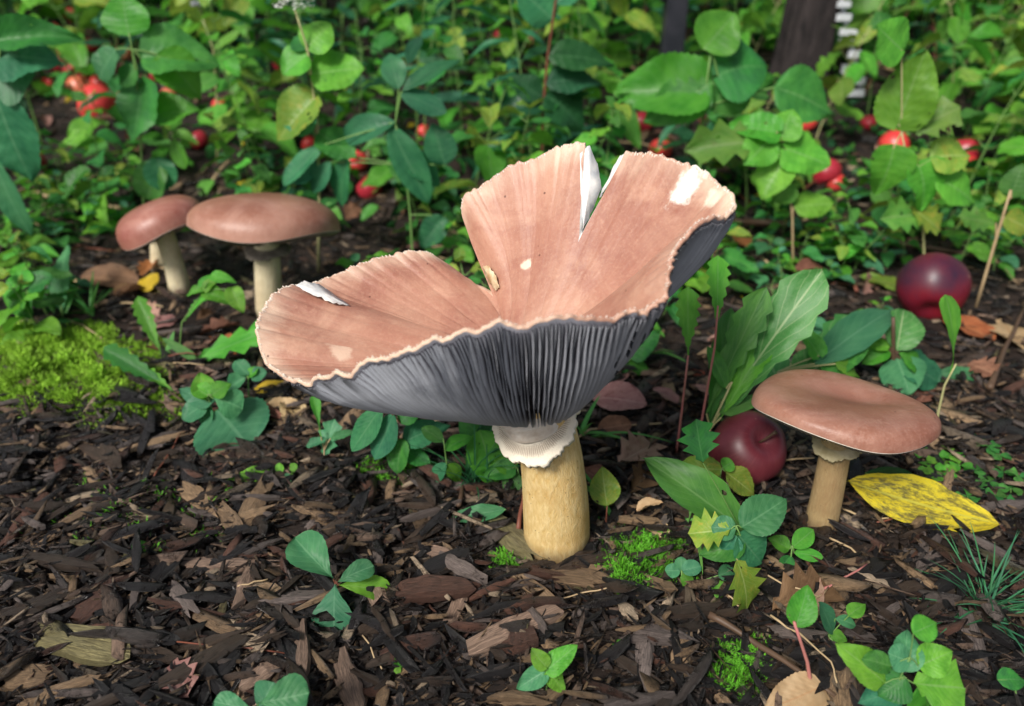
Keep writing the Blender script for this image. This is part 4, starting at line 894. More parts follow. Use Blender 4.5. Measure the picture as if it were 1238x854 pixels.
SP('dandelion', 'tall dandelion leaf with bare pink stalk curving behind the cap', (818, 548), [(824, 500), (832, 430)], [(832, 430, 832, 348, 22, 'dand', 'light')], 'pink', 1.8)
SP('dandelion', 'tallest straight dandelion leaf rising past the right side of the cap', (838, 560), [(850, 500), (864, 420), (868, 370)], [(866, 398, 872, 304, 20, 'dand', 'light')], 'pink', 1.8)
SP('dandelion', 'big dandelion leaf fanning to the upper right beside the tall stalks', (850, 560), [(858, 520), (885, 462)], [(862, 512, 992, 328, 54, 'dlobe', 'dand', 4), (856, 520, 888, 378, 26, 'dlobe', 'broad', 3), (872, 505, 936, 392, 26, 'dlobe', 'light', 2), (878, 470, 858, 420, 18, 'plain', 'broad', 1), (870, 500, 940, 470, 20, 'grass', 'grass', 2), (854, 500, 925, 350, 30, 'dand', 'broad', 3)], 'pale', 2)
SP('dandelion', 'broad dandelion leaves standing behind the medium mushroom', (940, 500), [(942, 470), (940, 450)], [(944, 478, 926, 396, 44, 'plain', 'dand', 2), (960, 476, 1044, 380, 46, 'dlobe', 'dand', 5), (985, 440, 1092, 358, 42, 'plain', 'seed', 5), (1000, 450, 1052, 418, 26, 'cord', 'broad', 2), (990, 430, 966, 392, 24, 'cord', 'light', 2), (1010, 440, 1046, 452, 22, 'ovate', 'light', 0), (970, 470, 1010, 410, 52, 'ovate', 'dand', 3)], 'pale', 1.6)
SP('budding_shoot', 'dark budded shoot with rounded leaves behind the medium cap', (1082, 470), [(1080, 430), (1080, 384)], [(1084, 432, 1100, 478, 56, 'ovate', 'seed', -1), (1088, 434, 1136, 462, 44, 'round', 'blue', -.5), (1074, 424, 1044, 434, 24, 'ovate', 'light'), (1076, 420, 1046, 410, 20, 'ovate', 'light'), (1086, 426, 1116, 442, 26, 'obov', 'light'), (1084, 424, 1100, 372, 42, 'round', 'dand', 2)], 'bark', 3.5)
SP('plantain', 'single spoon shaped leaf curving up in front of the right purple apple', (1134, 528), [(1134, 500), (1142, 466), (1156, 440)], [(1150, 452, 1166, 362, 28, 'spat', 'light', 1)], 'pale', 1.8)
SP('seedling', 'pale flat leaf lying left of the curved spoon leaf', (1130, 462), [], [(1186, 456, 1136, 446, 20, 'ovate', 'seed')])
SP('seedling', 'yellow speckled leaves in front of the left purple apple', (866, 628), [(868, 590), (872, 568)], [(872, 568, 822, 566, 28, 'round', 'yel'), (874, 566, 886, 558, 18, 'round', 'light'), (876, 570, 916, 598, 30, 'ovate', 'yel', -.5)], 'green')
SP('dandelion', 'long dark leaf slanting below the left purple apple', (905, 668), [(900, 650)], [(900, 644, 806, 552, 52, 'plain', 'broad', 1.5), (850, 560, 842, 508, 40, 'oak', 'broad', 1.5)])
SP('seedling', 'serrated blue green seedling between the two right hand stems', (898, 690), [(898, 654), (890, 636)], [(896, 638, 952, 602, 44, 'ovate', 'seed'), (890, 640, 862, 636, 28, 'round', 'seed'), (892, 646, 924, 682, 46, 'ovate', 'blue', -.8), (888, 646, 874, 668, 28, 'ovate', 'blue', -.6), (884, 640, 834, 640, 38, 'oak', 'yel', .3), (900, 654, 848, 668, 34, 'ovate', 'broad')])
SP('seedling', 'yellowing drooping leaf under the serrated seedling', (906, 745), [(892, 680)], [(890, 676, 916, 742, 42, 'oak', 'yel', -1)], 'yellow' if 0 else 'pale')
SP('seedling', 'fresh green seedling at the foot of the medium mushroom', (955, 690), [(958, 660)], [(958, 662, 986, 640, 22, 'lance', 'light'), (960, 668, 996, 674, 16, 'lance', 'light'), (955, 664, 930, 650, 20, 'ovate', 'light'), (956, 672, 944, 690, 18, 'ovate', 'broad', -.4)])
SP('seedling', 'tiny round leaved seedlings right of the moss cushion', (826, 712), [(824, 690)], [(824, 690, 848, 684, 18, 'round', 'seed'), (822, 690, 804, 690, 16, 'round', 'seed'), (824, 692, 824, 674, 16, 'round', 'seed'), (826, 694, 836, 712, 16, 'round', 'light', -.2), (868, 696, 890, 690, 18, 'round', 'seed'), (866, 700, 870, 720, 16, 'round', 'light', -.2)])
SP('seedling', 'single bright oval leaf on a thick pink stalk at the bottom right', (985, 832), [(976, 800), (960, 752)], [(962, 758, 978, 708, 32, 'ovate', 'light')], 'pink', 2.8)
SP('seedling', 'drooping jagged green leaf beside the bright oval leaf', (1030, 790), [(1002, 770)], [(990, 728, 1012, 768, 22, 'lance', 'seed', -.4), (1010, 748, 1040, 756, 14, 'lance', 'seed'), (1004, 764, 1024, 776, 14, 'ovate', 'light'), (1026, 745, 1046, 728, 18, 'ovate', 'light')])
SP('seedling', 'leafy green clump in the bottom right corner area', (1090, 870), [(1088, 820), (1100, 795)], [(1070, 826, 1026, 782, 40, 'ovate', 'light', .5), (1092, 812, 1104, 764, 34, 'ovate', 'seed'), (1104, 766, 1136, 752, 28, 'ovate', 'light'), (1096, 820, 1062, 842, 40, 'ovate', 'broad', -.4), (1110, 806, 1152, 788, 36, 'ovate', 'light'), (1104, 826, 1168, 832, 60, 'oak', 'light', -.3), (1078, 806, 1044, 796, 24, 'round', 'broad'), (1100, 800, 1074, 790, 30, 'round', 'seed'), (1090, 836, 1040, 848, 34, 'ovate', 'blue', -.5), (1110, 830, 1130, 860, 60, 'ovate', 'light', -.6)])
SP('seedling', 'small green leaf at the right edge low down', (1238, 850), [(1225, 826)], [(1206, 822, 1244, 820, 24, 'ovate', 'broad')])
SP('seedling', 'dark green leaf tucked behind the big yellow leaf', (1140, 606), [], [(1046, 572, 1150, 604, 34, 'lance', 'dark')])
def clover(label, base, heads, mat='light', sz=13):
    B = G(*base); k = cmpx(B); o = thing('clover', label, 'plant', B); mb = MB()
    for hx, hy in heads:
        g = G(hx + 2, hy + 10); P = PY(hx, hy, g.y); P.z = max(P.z, H(P.x, P.y) + .5); mb.tube([g - Vector((0, 0, .3)), P], .04, 4)
        a0 = RND.random() * 2
        for i in range(3):
            a = a0 + i * 2.094; leaf(o, P, P + Vector((math.cos(a), math.sin(a), .12)) * sz * k, sz * k * 1.05, 'clover', mat, (0, -.1, 1), jit=.12)
    obj('stem', mb.mesh('stem', [ST['green']]), o); return o
clover('round leaved clover patch at the right edge below the medium cap', (1200, 610), [(1180, 568), (1196, 582), (1212, 570), (1204, 600), (1222, 590), (1184, 590), (1216, 606), (1232, 576), (1170, 600)], 'broad', 13)
clover('lobed light green plantlet touching the right end of the medium cap', (1135, 590), [(1120, 552), (1136, 560), (1150, 548), (1132, 575), (1146, 570), (1160, 562), (1124, 566)], 'light', 15)
clover('tiny clover sprouting at the right edge above the yellow leaf', (1190, 545), [(1180, 532), (1196, 540), (1208, 550)], 'broad', 13)
clover('tiny three leaved sprout on the mulch above the long pink chip', (170, 668), [(169, 660)], 'light', 9)
clover('tiny sprout on the mulch right of the blue green seedling', (486, 802), [(486, 796), (484, 806)], 'light', 9)
clover('tiny sprout on the mulch beside the small white chip', (750, 785), [(749, 780)], 'light', 9)
# grass tufts
def tuft(label, base, n, hpx, spread, mat='grass', wpx=3, seed=0, name='grass_tuft'):
    B = G(*base); k = cmpx(B); o = thing(name, label, 'grass', B); r = random.Random(seed)
    for i in range(n):
        a = r.random() * 6.28; L = hpx * k * r.uniform(.6, 1.1); el = r.uniform(.3, 1.3) if spread > .5 else r.uniform(.9, 1.5)
        A = B + Vector((r.gauss(0, .4), r.gauss(0, .4), -.1)); d = Vector((math.cos(a) * math.cos(el), math.sin(a) * math.cos(el), math.sin(el)))
        leaf(o, A, A + d * L, wpx * k, 'grass', mat, Vector((0, 0, 1)) - d * .2, name='blade', jit=.2, v=i % 4, droop=(.25, .4, .55, .15)[i % 4], fold=.3)
    return o
tuft('fine dark blue green grass tuft near the lower right edge', (1190, 742), 70, 105, .9, 'pine', 2.6, 1)
tuft('fine needle grass hanging under the giant cap', (574, 588), 46, 100, .3, 'pine', 2.4, 2)
tuft('sparse grass tuft left of the long dark leaf', (838, 640), 9, 70, .6, 'grass', 5, 3)
tuft('thin grass tuft in front of the leaning back mushroom', (110, 380), 12, 60, .7, 'grass', 4, 4)
tuft('grass blades right of the giant stem behind the red leaves', (700, 530), 7, 90, .9, 'grass', 6, 5)
tuft('grass blades beneath the raised right lobe', (780, 430), 10, 80, .7, 'grass', 6, 6)
tuft('grass tuft left of the medium mushroom', (880, 510), 8, 60, .6, 'grass', 5, 7)
tuft('short grass at the left edge behind the moss', (20, 300), 12, 70, .7, 'grass', 5, 8)
tuft('curved grass blade running right of the giant stem', (745, 628), 3, 110, .9, 'grass', 7, 12)

SP('seedling', 'low leafy sprigs filling the shade right of the needle grass', (628, 586), [(626, 566)], [(622, 570, 600, 548, 26, 'ovate', 'light'), (626, 572, 610, 596, 24, 'ovate', 'broad', -.5), (620, 566, 584, 576, 24, 'cord', 'broad')])
SP('seedling', 'narrow leaved sprig under the middle of the giant cap', (540, 588), [(540, 560), (536, 530)], [(536, 534, 510, 516, 18, 'lance', 'broad'), (538, 545, 566, 524, 18, 'lance', 'light'), (540, 560, 518, 582, 18, 'lance', 'blue', -.5), (540, 562, 560, 584, 18, 'ovate', 'light', -.4)])
SP('seedling', 'small leafy sprig behind the foot of the giant stem at its right', (760, 452), [(762, 430)], [(762, 432, 742, 404, 24, 'cord', 'light'), (764, 430, 798, 400, 28, 'cord', 'broad'), (762, 436, 784, 452, 22, 'ovate', 'light', -.4), (760, 440, 736, 446, 22, 'ovate', 'broad')])
# tall plants that stand out in the tangle
SP('stem_plant', 'tall reddish stem with dark serrated leaves rising behind the raised lobe', (652, 262), [(656, 190), (656, 140), (662, 70), (672, 0), (676, -30)], [(662, 68, 745, 66, 34, 'ovate', 'dark', 0), (659, 100, 728, 90, 34, 'ovate', 'dark', 0), (658, 115, 712, 150, 52, 'ovate', 'dark', -1), (668, 25, 626, -18, 56, 'ovate', 'blue', 0), (656, 118, 618, 92, 30, 'ovate', 'dark', 0), (672, 4, 720, -30, 30, 'ovate', 'blue', 0), (658, 128, 604, 130, 30, 'ovate', 'dark', 0)], 'red', 2.0, jit=.1, hint=(0, -1, .8))
SP('willowherb', 'tall blue green weed with long lance leaves left of the raised lobe', (500, 330), [(496, 260), (490, 200), (478, 150)], [(470, 150, 520, 246, 34, 'lance', 'blue', -2), (478, 148, 396, 160, 30, 'lance', 'blue', 0), (538, 200, 526, 148, 36, 'ovate', 'blue', 1), (538, 262, 508, 300, 30, 'ovate', 'blue', -1), (490, 190, 536, 222, 30, 'ovate', 'blue', 0), (486, 110, 550, 60, 20, 'lance', 'blue', 2), (484, 112, 540, 136, 26, 'lance', 'blue', 0), (482, 108, 470, 60, 26, 'lance', 'blue', 2), (390, 176, 338, 222, 24, 'lance', 'blue', -1), (400, 196, 372, 232, 20, 'lance', 'blue', -1), (420, 190, 398, 248, 28, 'lance', 'blue', -1)], 'green', 1.6, hint=(0, -1, .8))
SP('flowering_weed', 'tall weed with a white flower head at the top left', (384, 330), [(386, 240), (384, 150), (372, 60), (356, 10)], [(370, 60, 400, 28, 38, 'ovate', 'light'), (372, 66, 340, 88, 36, 'ovate', 'light'), (374, 90, 440, 82, 52, 'ovate', 'light'), (380, 120, 326, 160, 46, 'cord', 'yel'), (384, 140, 340, 150, 40, 'ovate', 'blue'), (384, 160, 430, 190, 40, 'ovate', 'broad'), (372, 60, 354, 40, 24, 'ovate', 'broad'), (386, 200, 344, 214, 34, 'lance', 'blue')], 'pale', 1.8, hint=(0, -1, 1))
o_fl = SP('flowering_weed', 'pale tufted flower on a thin stem at the top left', (262, 200), [(262, 120), (258, 60), (240, 8)], [(258, 60, 290, 36, 12, 'lance', 'light'), (260, 80, 298, 62, 12, 'lance', 'light')], 'pale', 1.3)
def flower(parent, px, py, yd, n, sp, mat, seed):
    r = random.Random(seed); mb = MB()
    for i in range(n):
        c = PY(px + r.uniform(-sp, sp), py + r.uniform(-sp * .4, sp * .4), yd + r.uniform(-1, 1)); s = r.uniform(.25, .5)
        for p in range(5):
            a = p * 1.2566 + r.random(); d = Vector((math.cos(a), math.sin(a), .4)) * s; t = Vector((-math.sin(a), math.cos(a), 0)) * s * .4
            mb.add([c, c + d * .6 + t, c + d * 1.2, c + d * .6 - t], [(0, 1, 2, 3)])
    obj('flower_head', mb.mesh('flower_head', [ST[mat]]), parent)
_fw = [o for o in bpy.data.objects if o.name.startswith('flowering_weed')]
flower(_fw[0], 356, 3, G(384, 330).y, 42, 24, 'white', 1); flower(_fw[1], 240, 6, G(262, 200).y, 30, 8, 'lilac', 2)
SP('leafy_weed', 'light green weed with round leaves standing behind the back mushrooms at the upper left', (175, 300), [(172, 210), (168, 120), (160, 60), (156, 40)], [(156, 44, 148, -8, 50, 'ovate', 'light', 1), (170, 70, 252, 60, 56, 'ovate', 'broad', 0), (140, 60, 112, 92, 32, 'round', 'seed', -1), (166, 84, 140, 98, 30, 'ovate', 'broad', -1), (172, 100, 160, 174, 56, 'cord', 'broad', -3), (190, 66, 240, 112, 44, 'ovate', 'light', -1), (174, 140, 240, 130, 40, 'ovate', 'light', 0), (190, 190, 200, 230, 34, 'round', 'blue', -1), (192, 196, 176, 242, 38, 'round', 'broad', -1), (210, 168, 222, 205, 18, 'lance', 'light', -1)], 'green', 1.6, hint=(0, -1, .9))
SP('leafy_weed', 'large dark blue leaves cut by the left picture edge', (-14, 330), [(-12, 240), (-8, 150), (0, 60)], [(-6, 110, 22, 222, 66, 'ovate', 'blue', -2), (-20, 70, 60, 62, 60, 'ovate', 'blue', 0), (-8, 50, 78, 34, 34, 'ovate', 'broad', 0), (-12, 180, 20, 290, 30, 'lance', 'seed', -2), (-10, 90, 40, 90, 60, 'ovate', 'seed', 0)], 'green', 2, hint=(0, -1, .7))
SP('leafy_weed', 'weed with three big pointed leaves in front of the dark post', (850, 300), [(846, 200), (850, 130), (860, 60)], [(862, 100, 782, 142, 50, 'ovate', 'broad', -2), (868, 92, 930, 70, 80, 'cord', 'broad', 0), (936, 106, 1015, 130, 60, 'ovate', 'broad', -1), (866, 130, 890, 70, 60, 'cord', 'broad', 1), (848, 110, 744, 96, 66, 'cord', 'light', 0), (850, 60, 890, 14, 50, 'ovate', 'light', 1)], 'green', 2, hint=(0, -1, .8))
SP('tattered_weed', 'spreading light green weed with curled leaves above the giant cap tip', (960, 330), [(958, 260), (950, 200), (930, 170)], [(930, 170, 832, 178, 40, 'oak', 'tatty', 0), (934, 164, 900, 200, 40, 'ovate', 'light', -2), (945, 166, 960, 130, 36, 'cord', 'light', 1), (950, 180, 1004, 200, 50, 'cord', 'light', -1), (950, 190, 920, 240, 40, 'ovate', 'light', -2), (956, 220, 940, 244, 30, 'round', 'tatty', -1), (960, 250, 1008, 246, 34, 'ovate', 'light', 0), (940, 160, 880, 150, 34, 'cord', 'light', 1)], 'straw', 1.5, hint=(0, -1, .9))
SP('tattered_weed', 'yellow green weed with pointed leaves right of the white slats', (1120, 340), [(1116, 270), (1100, 210), (1090, 160)], [(1080, 180, 1064, 238, 44, 'cord', 'light', -1), (1110, 200, 1128, 252, 50, 'cord', 'light', -2), (1086, 150, 1120, 60, 56, 'cord', 'light', 0), (1090, 60, 1060, 30, 56, 'cord', 'light', 0), (1100, 160, 1160, 130, 40, 'oak', 'tatty', 0), (1130, 215, 1190, 240, 44, 'ovate', 'light', -1), (1100, 250, 1140, 276, 34, 'oak', 'yel', -1), (1120, 260, 1070, 262, 34, 'oak', 'tatty', -1), (1130, 190, 1180, 185, 40, 'cord', 'yel', 0)], 'pale', 1.6, hint=(0, -1, .9))
SP('tattered_weed', 'wiry orange stemmed weed standing behind the right purple apple', (1180, 372), [(1204, 290), (1222, 230)], [(1204, 270, 1160, 262, 24, 'oak', 'tatty', 0), (1222, 240, 1238, 200, 30, 'ovate', 'broad', 0), (1214, 262, 1250, 280, 30, 'ovate', 'yel', 0)], 'straw', 2.2, hint=(0, -1, .9))
# ------------------------------------------------------------------ fallen leaves lying on the ground
def fallen(label, a, b, w_, shape, mat, up=.55, curl=.1, name='fallen_leaf', group=None, hint=(0, -.25, 1), droop=.05, jit=.12, lift=0):
    A, B = G(*a, up), G(*b, up + lift); k = cmpx(A); o = leaf(None, A, B, w_ * k * 1.1, shape, mat, hint, name=name, droop=droop, fold=curl, jit=jit)
    return tag(o, label, 'leaf', group)
fallen('big yellow leaf blotched brown lying right of the medium mushroom stem', (1208, 634), (1022, 584), 55, 'plain', 'gold', 1.5, .12, droop=-.04, lift=1.2, hint=(0, -.7, 1))
fallen('plain yellow leaf lying beneath the left lobe of the giant cap', (302, 474), (354, 464), 20, 'plain', 'lemon', .5)
fallen('yellow leaf propped against the leaning back mushroom', (172, 352), (190, 330), 24, 'ovate', 'lemon', .8, lift=1.2)
fallen('yellow leaf just above the wide back cap', (282, 226), (326, 222), 18, 'ovate', 'lemon', 1)
fallen('yellow blotched leaf left of the right purple apple', (1092, 348), (1040, 332), 30, 'ovate', 'yel', .8)
fallen('pinkish brown leaf lying behind the giant stem', (716, 480), (782, 486), 46, 'plain', 'pinkbrown', 1.2, .3)
fallen('curled pinkish leaf above the one behind the giant stem', (704, 474), (760, 448), 32, 'plain', 'pinkbrown', 1, .35)
fallen('curled brown oak leaf right of the giant stem', (748, 560), (792, 534), 40, 'oak', 'pinkbrown', 1, .3)
fallen('shrivelled brown leaf beside the curled oak leaf', (762, 596), (800, 560), 34, 'oak', 'brown', .8, .3)
fallen('small pale yellow leaf near the moss right of the giant stem', (808, 648), (778, 630), 22, 'ovate', 'tan', .6, .2)
fallen('rust orange leaf behind the dandelion stalks', (852, 452), (790, 436), 20, 'lance', 'rust', .7, .3)
fallen('tan broken leaf left of the medium cap', (888, 448), (926, 432), 44, 'oak', 'tan', .8, .2)
fallen('brown curled leaf below the medium mushroom foot', (934, 738), (1004, 706), 52, 'oak', 'brown', 1.2, .35)
fallen('pale brown crumpled leaf right of the yellowing drooping leaf', (984, 744), (962, 684), 40, 'plain', 'pinkbrown', 1.0, .3)
fallen('tan orange leaf at the bottom edge right of centre', (990, 832), (924, 858), 44, 'cord', 'tan', .9, .15)
fallen('dark red brown leaf below the right purple apple', (1140, 386), (1204, 408), 40, 'plain', 'rust', .8, .3)
fallen('pale tan leaf at the right edge below the apple', (1210, 388), (1240, 420), 40, 'oak', 'tan', .6, .1)
fallen('big brown leaf left of the leaning back mushroom', (98, 336), (168, 340), 36, 'plain', 'brown', 1.2, .3)
fallen('grey pink leaf in front of the wide back mushroom', (222, 426), (266, 404), 30, 'plain', 'pinkbrown', .6)
fallen('rust leaf fragment left of the giant cap', (256, 408), (296, 430), 22, 'plain', 'rust', .6, .2)
fallen('grey brown leaf in front of the leaning back mushroom', (178, 394), (214, 384), 22, 'plain', 'pinkbrown', .6)
fallen('curled brown strip left of the yellow leaf under the cap', (282, 486), (344, 506), 14, 'plain', 'brown', .7, .5)
fallen('purple brown wet leaf on the lower left mulch', (208, 800), (226, 840), 34, 'oak', 'pinkbrown', .7, .3)
fallen('pale green leaf in the upper left litter', (26, 300), (40, 276), 24, 'ovate', 'tan', .9)
for i_, (lx, ly, lx2, ly2, lw, sh_, mt_) in enumerate([(722, 520, 764, 512, 26, 'plain', 'brown'), (790, 470, 820, 486, 22, 'plain', 'pinkbrown'), (800, 592, 838, 586, 26, 'oak', 'brown'), (700, 566, 742, 586, 24, 'plain', 'brown'), (770, 618, 800, 606, 18, 'ovate', 'tan'), (838, 466, 862, 478, 20, 'plain', 'pinkbrown'), (730, 436, 760, 424, 26, 'plain', 'brown'), (1170, 440, 1204, 452, 28, 'oak', 'brown'), (960, 330, 996, 322, 24, 'plain', 'brown'), (905, 300, 890, 282, 22, 'plain', 'rust')]):
    fallen(['crinkled brown leaf in the litter just right of the giant stem ring', 'pinkish leaf scrap under the right underside of the giant cap', 'torn brown leaf left of the dandelion clump', 'brown leaf pressed beside the yellow tipped upright leaf', 'tiny tan leaf above the moss right of the giant stem', 'pinkish scrap between the pink dandelion stalks', 'brown leaf deep under the giant cap at its right', 'ragged brown leaf right of the curved spoon leaf', 'brown leaf in the open litter behind the dandelions', 'rusty leaf below the raised tip of the giant cap'][i_], (lx, ly), (lx2, ly2), lw, sh_, mt_, 1.0, .35, jit=.3, lift=.6)
cats = [('brown', 'dry brown leaf'), ('brown', 'dry brown leaf'), ('pinkbrown', 'pinkish brown leaf'), ('rust', 'rusty leaf'), ('tan', 'pale tan leaf'), ('lemon', 'small yellow leaf')]
n_f = 0
while n_f < 120:
    y = RND.uniform(56, 190); x = RND.uniform(-1, 1) * .7 * y; P = Vector((x, y, H(x, y) + .5)); px, py = proj(P)
    if py > 560 or (px < 200 and 390 < py < 500): continue
    if 300 < px < 600 and py > 500: continue
    mt, nm = RND.choice(cats); nm = 'stray ' + nm.replace('small ', '')
    if y < 75 and mt in ('lemon', 'rust'): continue
    a = RND.random() * 6.28; L = RND.uniform(2, 4.6) * (.6 if mt == 'lemon' else 1)
    Q = P + Vector((math.cos(a) * L, math.sin(a) * L, 0)); Q.z = H(Q.x, Q.y) + RND.uniform(.4, 1.4)
    zt = zone(P) if py > 380 else bzone(px); o = leaf(None, P, Q, L * RND.uniform(.35, .6), RND.choice(['plain', 'oak', 'ovate']), mt, (0, 0, 1), name='fallen_leaf', fold=RND.choice([.15, .4]), droop=RND.choice([-.1, .15]), jit=.35)
    tag(o, '%s lying %s' % (nm, zt), 'leaf', '%s litter %s' % (nm, zt))['px'] = px; n_f += 1
# ------------------------------------------------------------------ apples
def apple_mat(name, c1, c2, c3, rough=.25):
    M = Mt(name); ob = M.coord('Object'); x, y, z = M.sep(ob); n = M.noise(ob, 22, 5, .6); col = M.mix(M.ramp(n, [(.38, 0.), (.6, 1.)]), c1, c2)
    mp = M.n('Mapping'); M.l(M.coord('UV'), mp.inputs[0]); mp.inputs['Scale'].default_value = (40, 2, 1); s = M.noise(mp.outputs[0], 2, 5, .7); col = M.mix(M.math('MULTIPLY', M.ramp(s, [(.5, 0.), (.7, 1.)]), .5), col, c3)
    v = M.n('TexVoronoi'); M.l(ob, v.inputs['Vector']); v.inputs['Scale'].default_value = 190; col = M.mix(M.math('MULTIPLY', M.math('LESS_THAN', v.outputs['Distance'], .09), .35), col, (.5, .3, .22))
    b = M.noise(ob, 45, 4); col = M.mix(M.ramp(b, [(.62, 0.), (.7, .6)]), col, (.06, .02, .02))
    M.base(col); M.rough(rough, .5); M.bump(M.math('ADD', n, b), .25, .001); M.p.inputs['Coat Weight'].default_value = .05; M.p.inputs['Coat Roughness'].default_value = .3; return M.m
AP = {'purple': apple_mat('apple_purple', (.095, .013, .022), (.15, .024, .034), (.19, .045, .05), .44), 'plum': apple_mat('apple_plum', (.030, .010, .028), (.19, .007, .016), (.06, .014, .035), .45),
      'red': apple_mat('apple_red', (.58, .03, .035), (.70, .07, .06), (.7, .14, .08), .35), 'dred': apple_mat('apple_dark_red', (.30, .014, .03), (.48, .03, .05), (.4, .05, .05), .35), 'rosy': apple_mat('apple_rosy', (.6, .10, .06), (.68, .28, .14), (.7, .45, .22), .35)}
def apple_geo(squash=.9, seed=0, mat='red', ns=40, nr=22):
    mb = MB(); r = random.Random(seed); p1, p2 = r.random() * 6, r.random() * 6; vs = []; uv = []
    for j in range(nr + 1):
        th = math.pi * j / nr
        for i in range(ns):
            q = 2 * math.pi * i / ns; R = (math.sin(th) ** .86) * (1 + .03 * math.sin(2 * q + p1) + .025 * math.cos(5 * q + p2) * (.4 + .6 * (th / math.pi))) * (1 + .05 * math.cos(th))
            z = math.cos(th) * squash - .34 * math.exp(-(R * 3.2) ** 2) * (1 if th < 1.57 else -.7) + .04 * R * math.sin(q + p1)
            vs.append((math.cos(q) * R, math.sin(q) * R, z)); uv.append((i / ns, j / nr))
    mb.add(vs, [(j * ns + i, (j + 1) * ns + i, (j + 1) * ns + (i + 1) % ns, j * ns + (i + 1) % ns) for j in range(nr) for i in range(ns)], uv)
    return mb.mesh('apple', [AP[mat]])
mb = MB(); mb.tube([(0, 0, .5), (.02, 0, .75), (.10, .03, 1.0), (.16, .04, 1.1)], [.035, .03, .035, .06], 7); STALK = mb.mesh('stalk', [ST['bark']])
AG = {}
def apple(label, px, py, rpx, mat, axis=(0, 0, 1), squash=.9, group=None, yd=None, seed=0):
    B = G(px, py + rpx * .75); y = (yd or B.y) + rpx * cmpx(B) * .2; c = PY(px, py, y); R = rpx * cmpx(c); c.z = max(c.z, H(c.x, c.y) + R * .72)
    key = (mat, squash, seed)
    if key not in AG: AG[key] = apple_geo(squash, seed, mat)
    M = T(c) @ Vector(axis).to_track_quat('Z', 'Y').to_matrix().to_4x4() @ Matrix.Scale(R, 4)
    o = tag(obj('apple', AG[key], None, M), label, 'apple', group); obj('stalk', STALK, o, M); return o
apple('large dark purple apple with its stalk hollow facing up left of the medium mushroom', 903, 543, 46, 'purple', (.32, -.55, .8), .88, seed=1)
apple('crimson and violet apple lying at the right above the curved spoon leaf', 1127, 350, 41, 'plum', (.3, .8, .5), .92, seed=2)
BA = [(118, 127, 19, 'red', 'biggest bright red apple in the upper left clearing'), (92, 93, 13, 'dred', 'dark red apple up left of the biggest bright one'), (75, 78, 13, 'dred', 'red purple apple at the far upper left of the cluster'),
 (97, 107, 12, 'rosy', 'half rotten orange red apple touching the biggest bright one'), (37, 198, 15, 'dred', 'red apple behind the big blue leaf at the left edge'), (253, 103, 10, 'dred', 'single pink red apple right of the round leaved weed'),
 (205, 118, 9, 'rosy', 'peach coloured apple behind the round leaved weed'), (122, 104, 10, 'red', 'small red apple above the biggest bright one'), (163, 103, 9, 'dred', 'purple red apple half hidden by the round leaved weed'),
 (240, 172, 10, 'dred', 'purple apple low behind the back mushrooms'), (152, 66, 8, 'rosy', 'peach apple high behind the round leaved weed'), (110, 56, 7, 'red', 'tiny red apple above the left cluster'), (340, 78, 8, 'dred', 'tiny dark apple left of the white flowered weed'),
 (90, 20, 9, 'red', 'small red apple near the top left corner'), (112, 14, 9, 'dred', 'dark red apple beside the one near the top left corner'), (266, 130, 8, 'red', 'tiny red apple below the single pink one'),
 (432, 197, 11, 'red', 'pink red apple under the long lance leaves'), (447, 229, 13, 'dred', 'dark red apple below the pink red one'), (374, 175, 8, 'red', 'small red apple left of the long lance leaves'), (512, 160, 7, 'red', 'tiny pink apple beside the tall lance leaves'),
 (628, 186, 7, 'rosy', 'tiny peach apple left of the reddish stem'), (570, 168, 7, 'red', 'tiny red apple between the lance leaves and the reddish stem'), (606, 46, 8, 'dred', 'far red apple up above the reddish stem leaves'), (640, 52, 6, 'rosy', 'far orange apple beside the reddish stem'),
 (798, 183, 12, 'red', 'bright red apple peeping over the right lobe of the giant cap'), (776, 150, 11, 'dred', 'dark red apple above the right lobe'), (976, 149, 10, 'red', 'small bright red apple among the leaves right of the trunk'),
 (998, 211, 15, 'dred', 'purple red apple low among the tattered leaves'), (1010, 222, 10, 'red', 'red apple touching the purple red one'), (1080, 178, 16, 'red', 'red apple right of the white slats'), (1120, 126, 11, 'red', 'pink red apple in the dark hollow at the right'),
 (1096, 122, 9, 'dred', 'dark apple in the hollow left of the pink red one'), (1166, 186, 15, 'dred', 'dark red apple near the right edge'), (1172, 200, 9, 'red', 'small red apple under the dark one near the right edge'), (962, 143, 7, 'red', 'tiny red apple left of the small bright one')]
BA += [(58, 104, 8, 'red', 'small red apple at the left end of the upper left cluster'), (132, 62, 7, 'dred', 'tiny dark apple right of the one above the left cluster'), (300, 66, 7, 'red', 'tiny red apple between the two flowering weeds'), (66, 40, 8, 'red', 'small red apple below the top left corner pair'), (188, 92, 7, 'dred', 'tiny dark apple left of the peach coloured one'), (520, 120, 6, 'red', 'far tiny red apple above the lance leaves'), (1050, 150, 8, 'dred', 'dark apple between the slats and the yellow green weed'), (900, 120, 7, 'red', 'tiny red apple between the post and the trunk')]
for i, (px, py, rp, mt, lb) in enumerate(BA):
    apple(lb, px, py, rp * 1.2, mt, (RND.gauss(0, .6), RND.gauss(0, .6), .7), .9, 'red windfall apples among the weeds', seed=10 + i % 3)
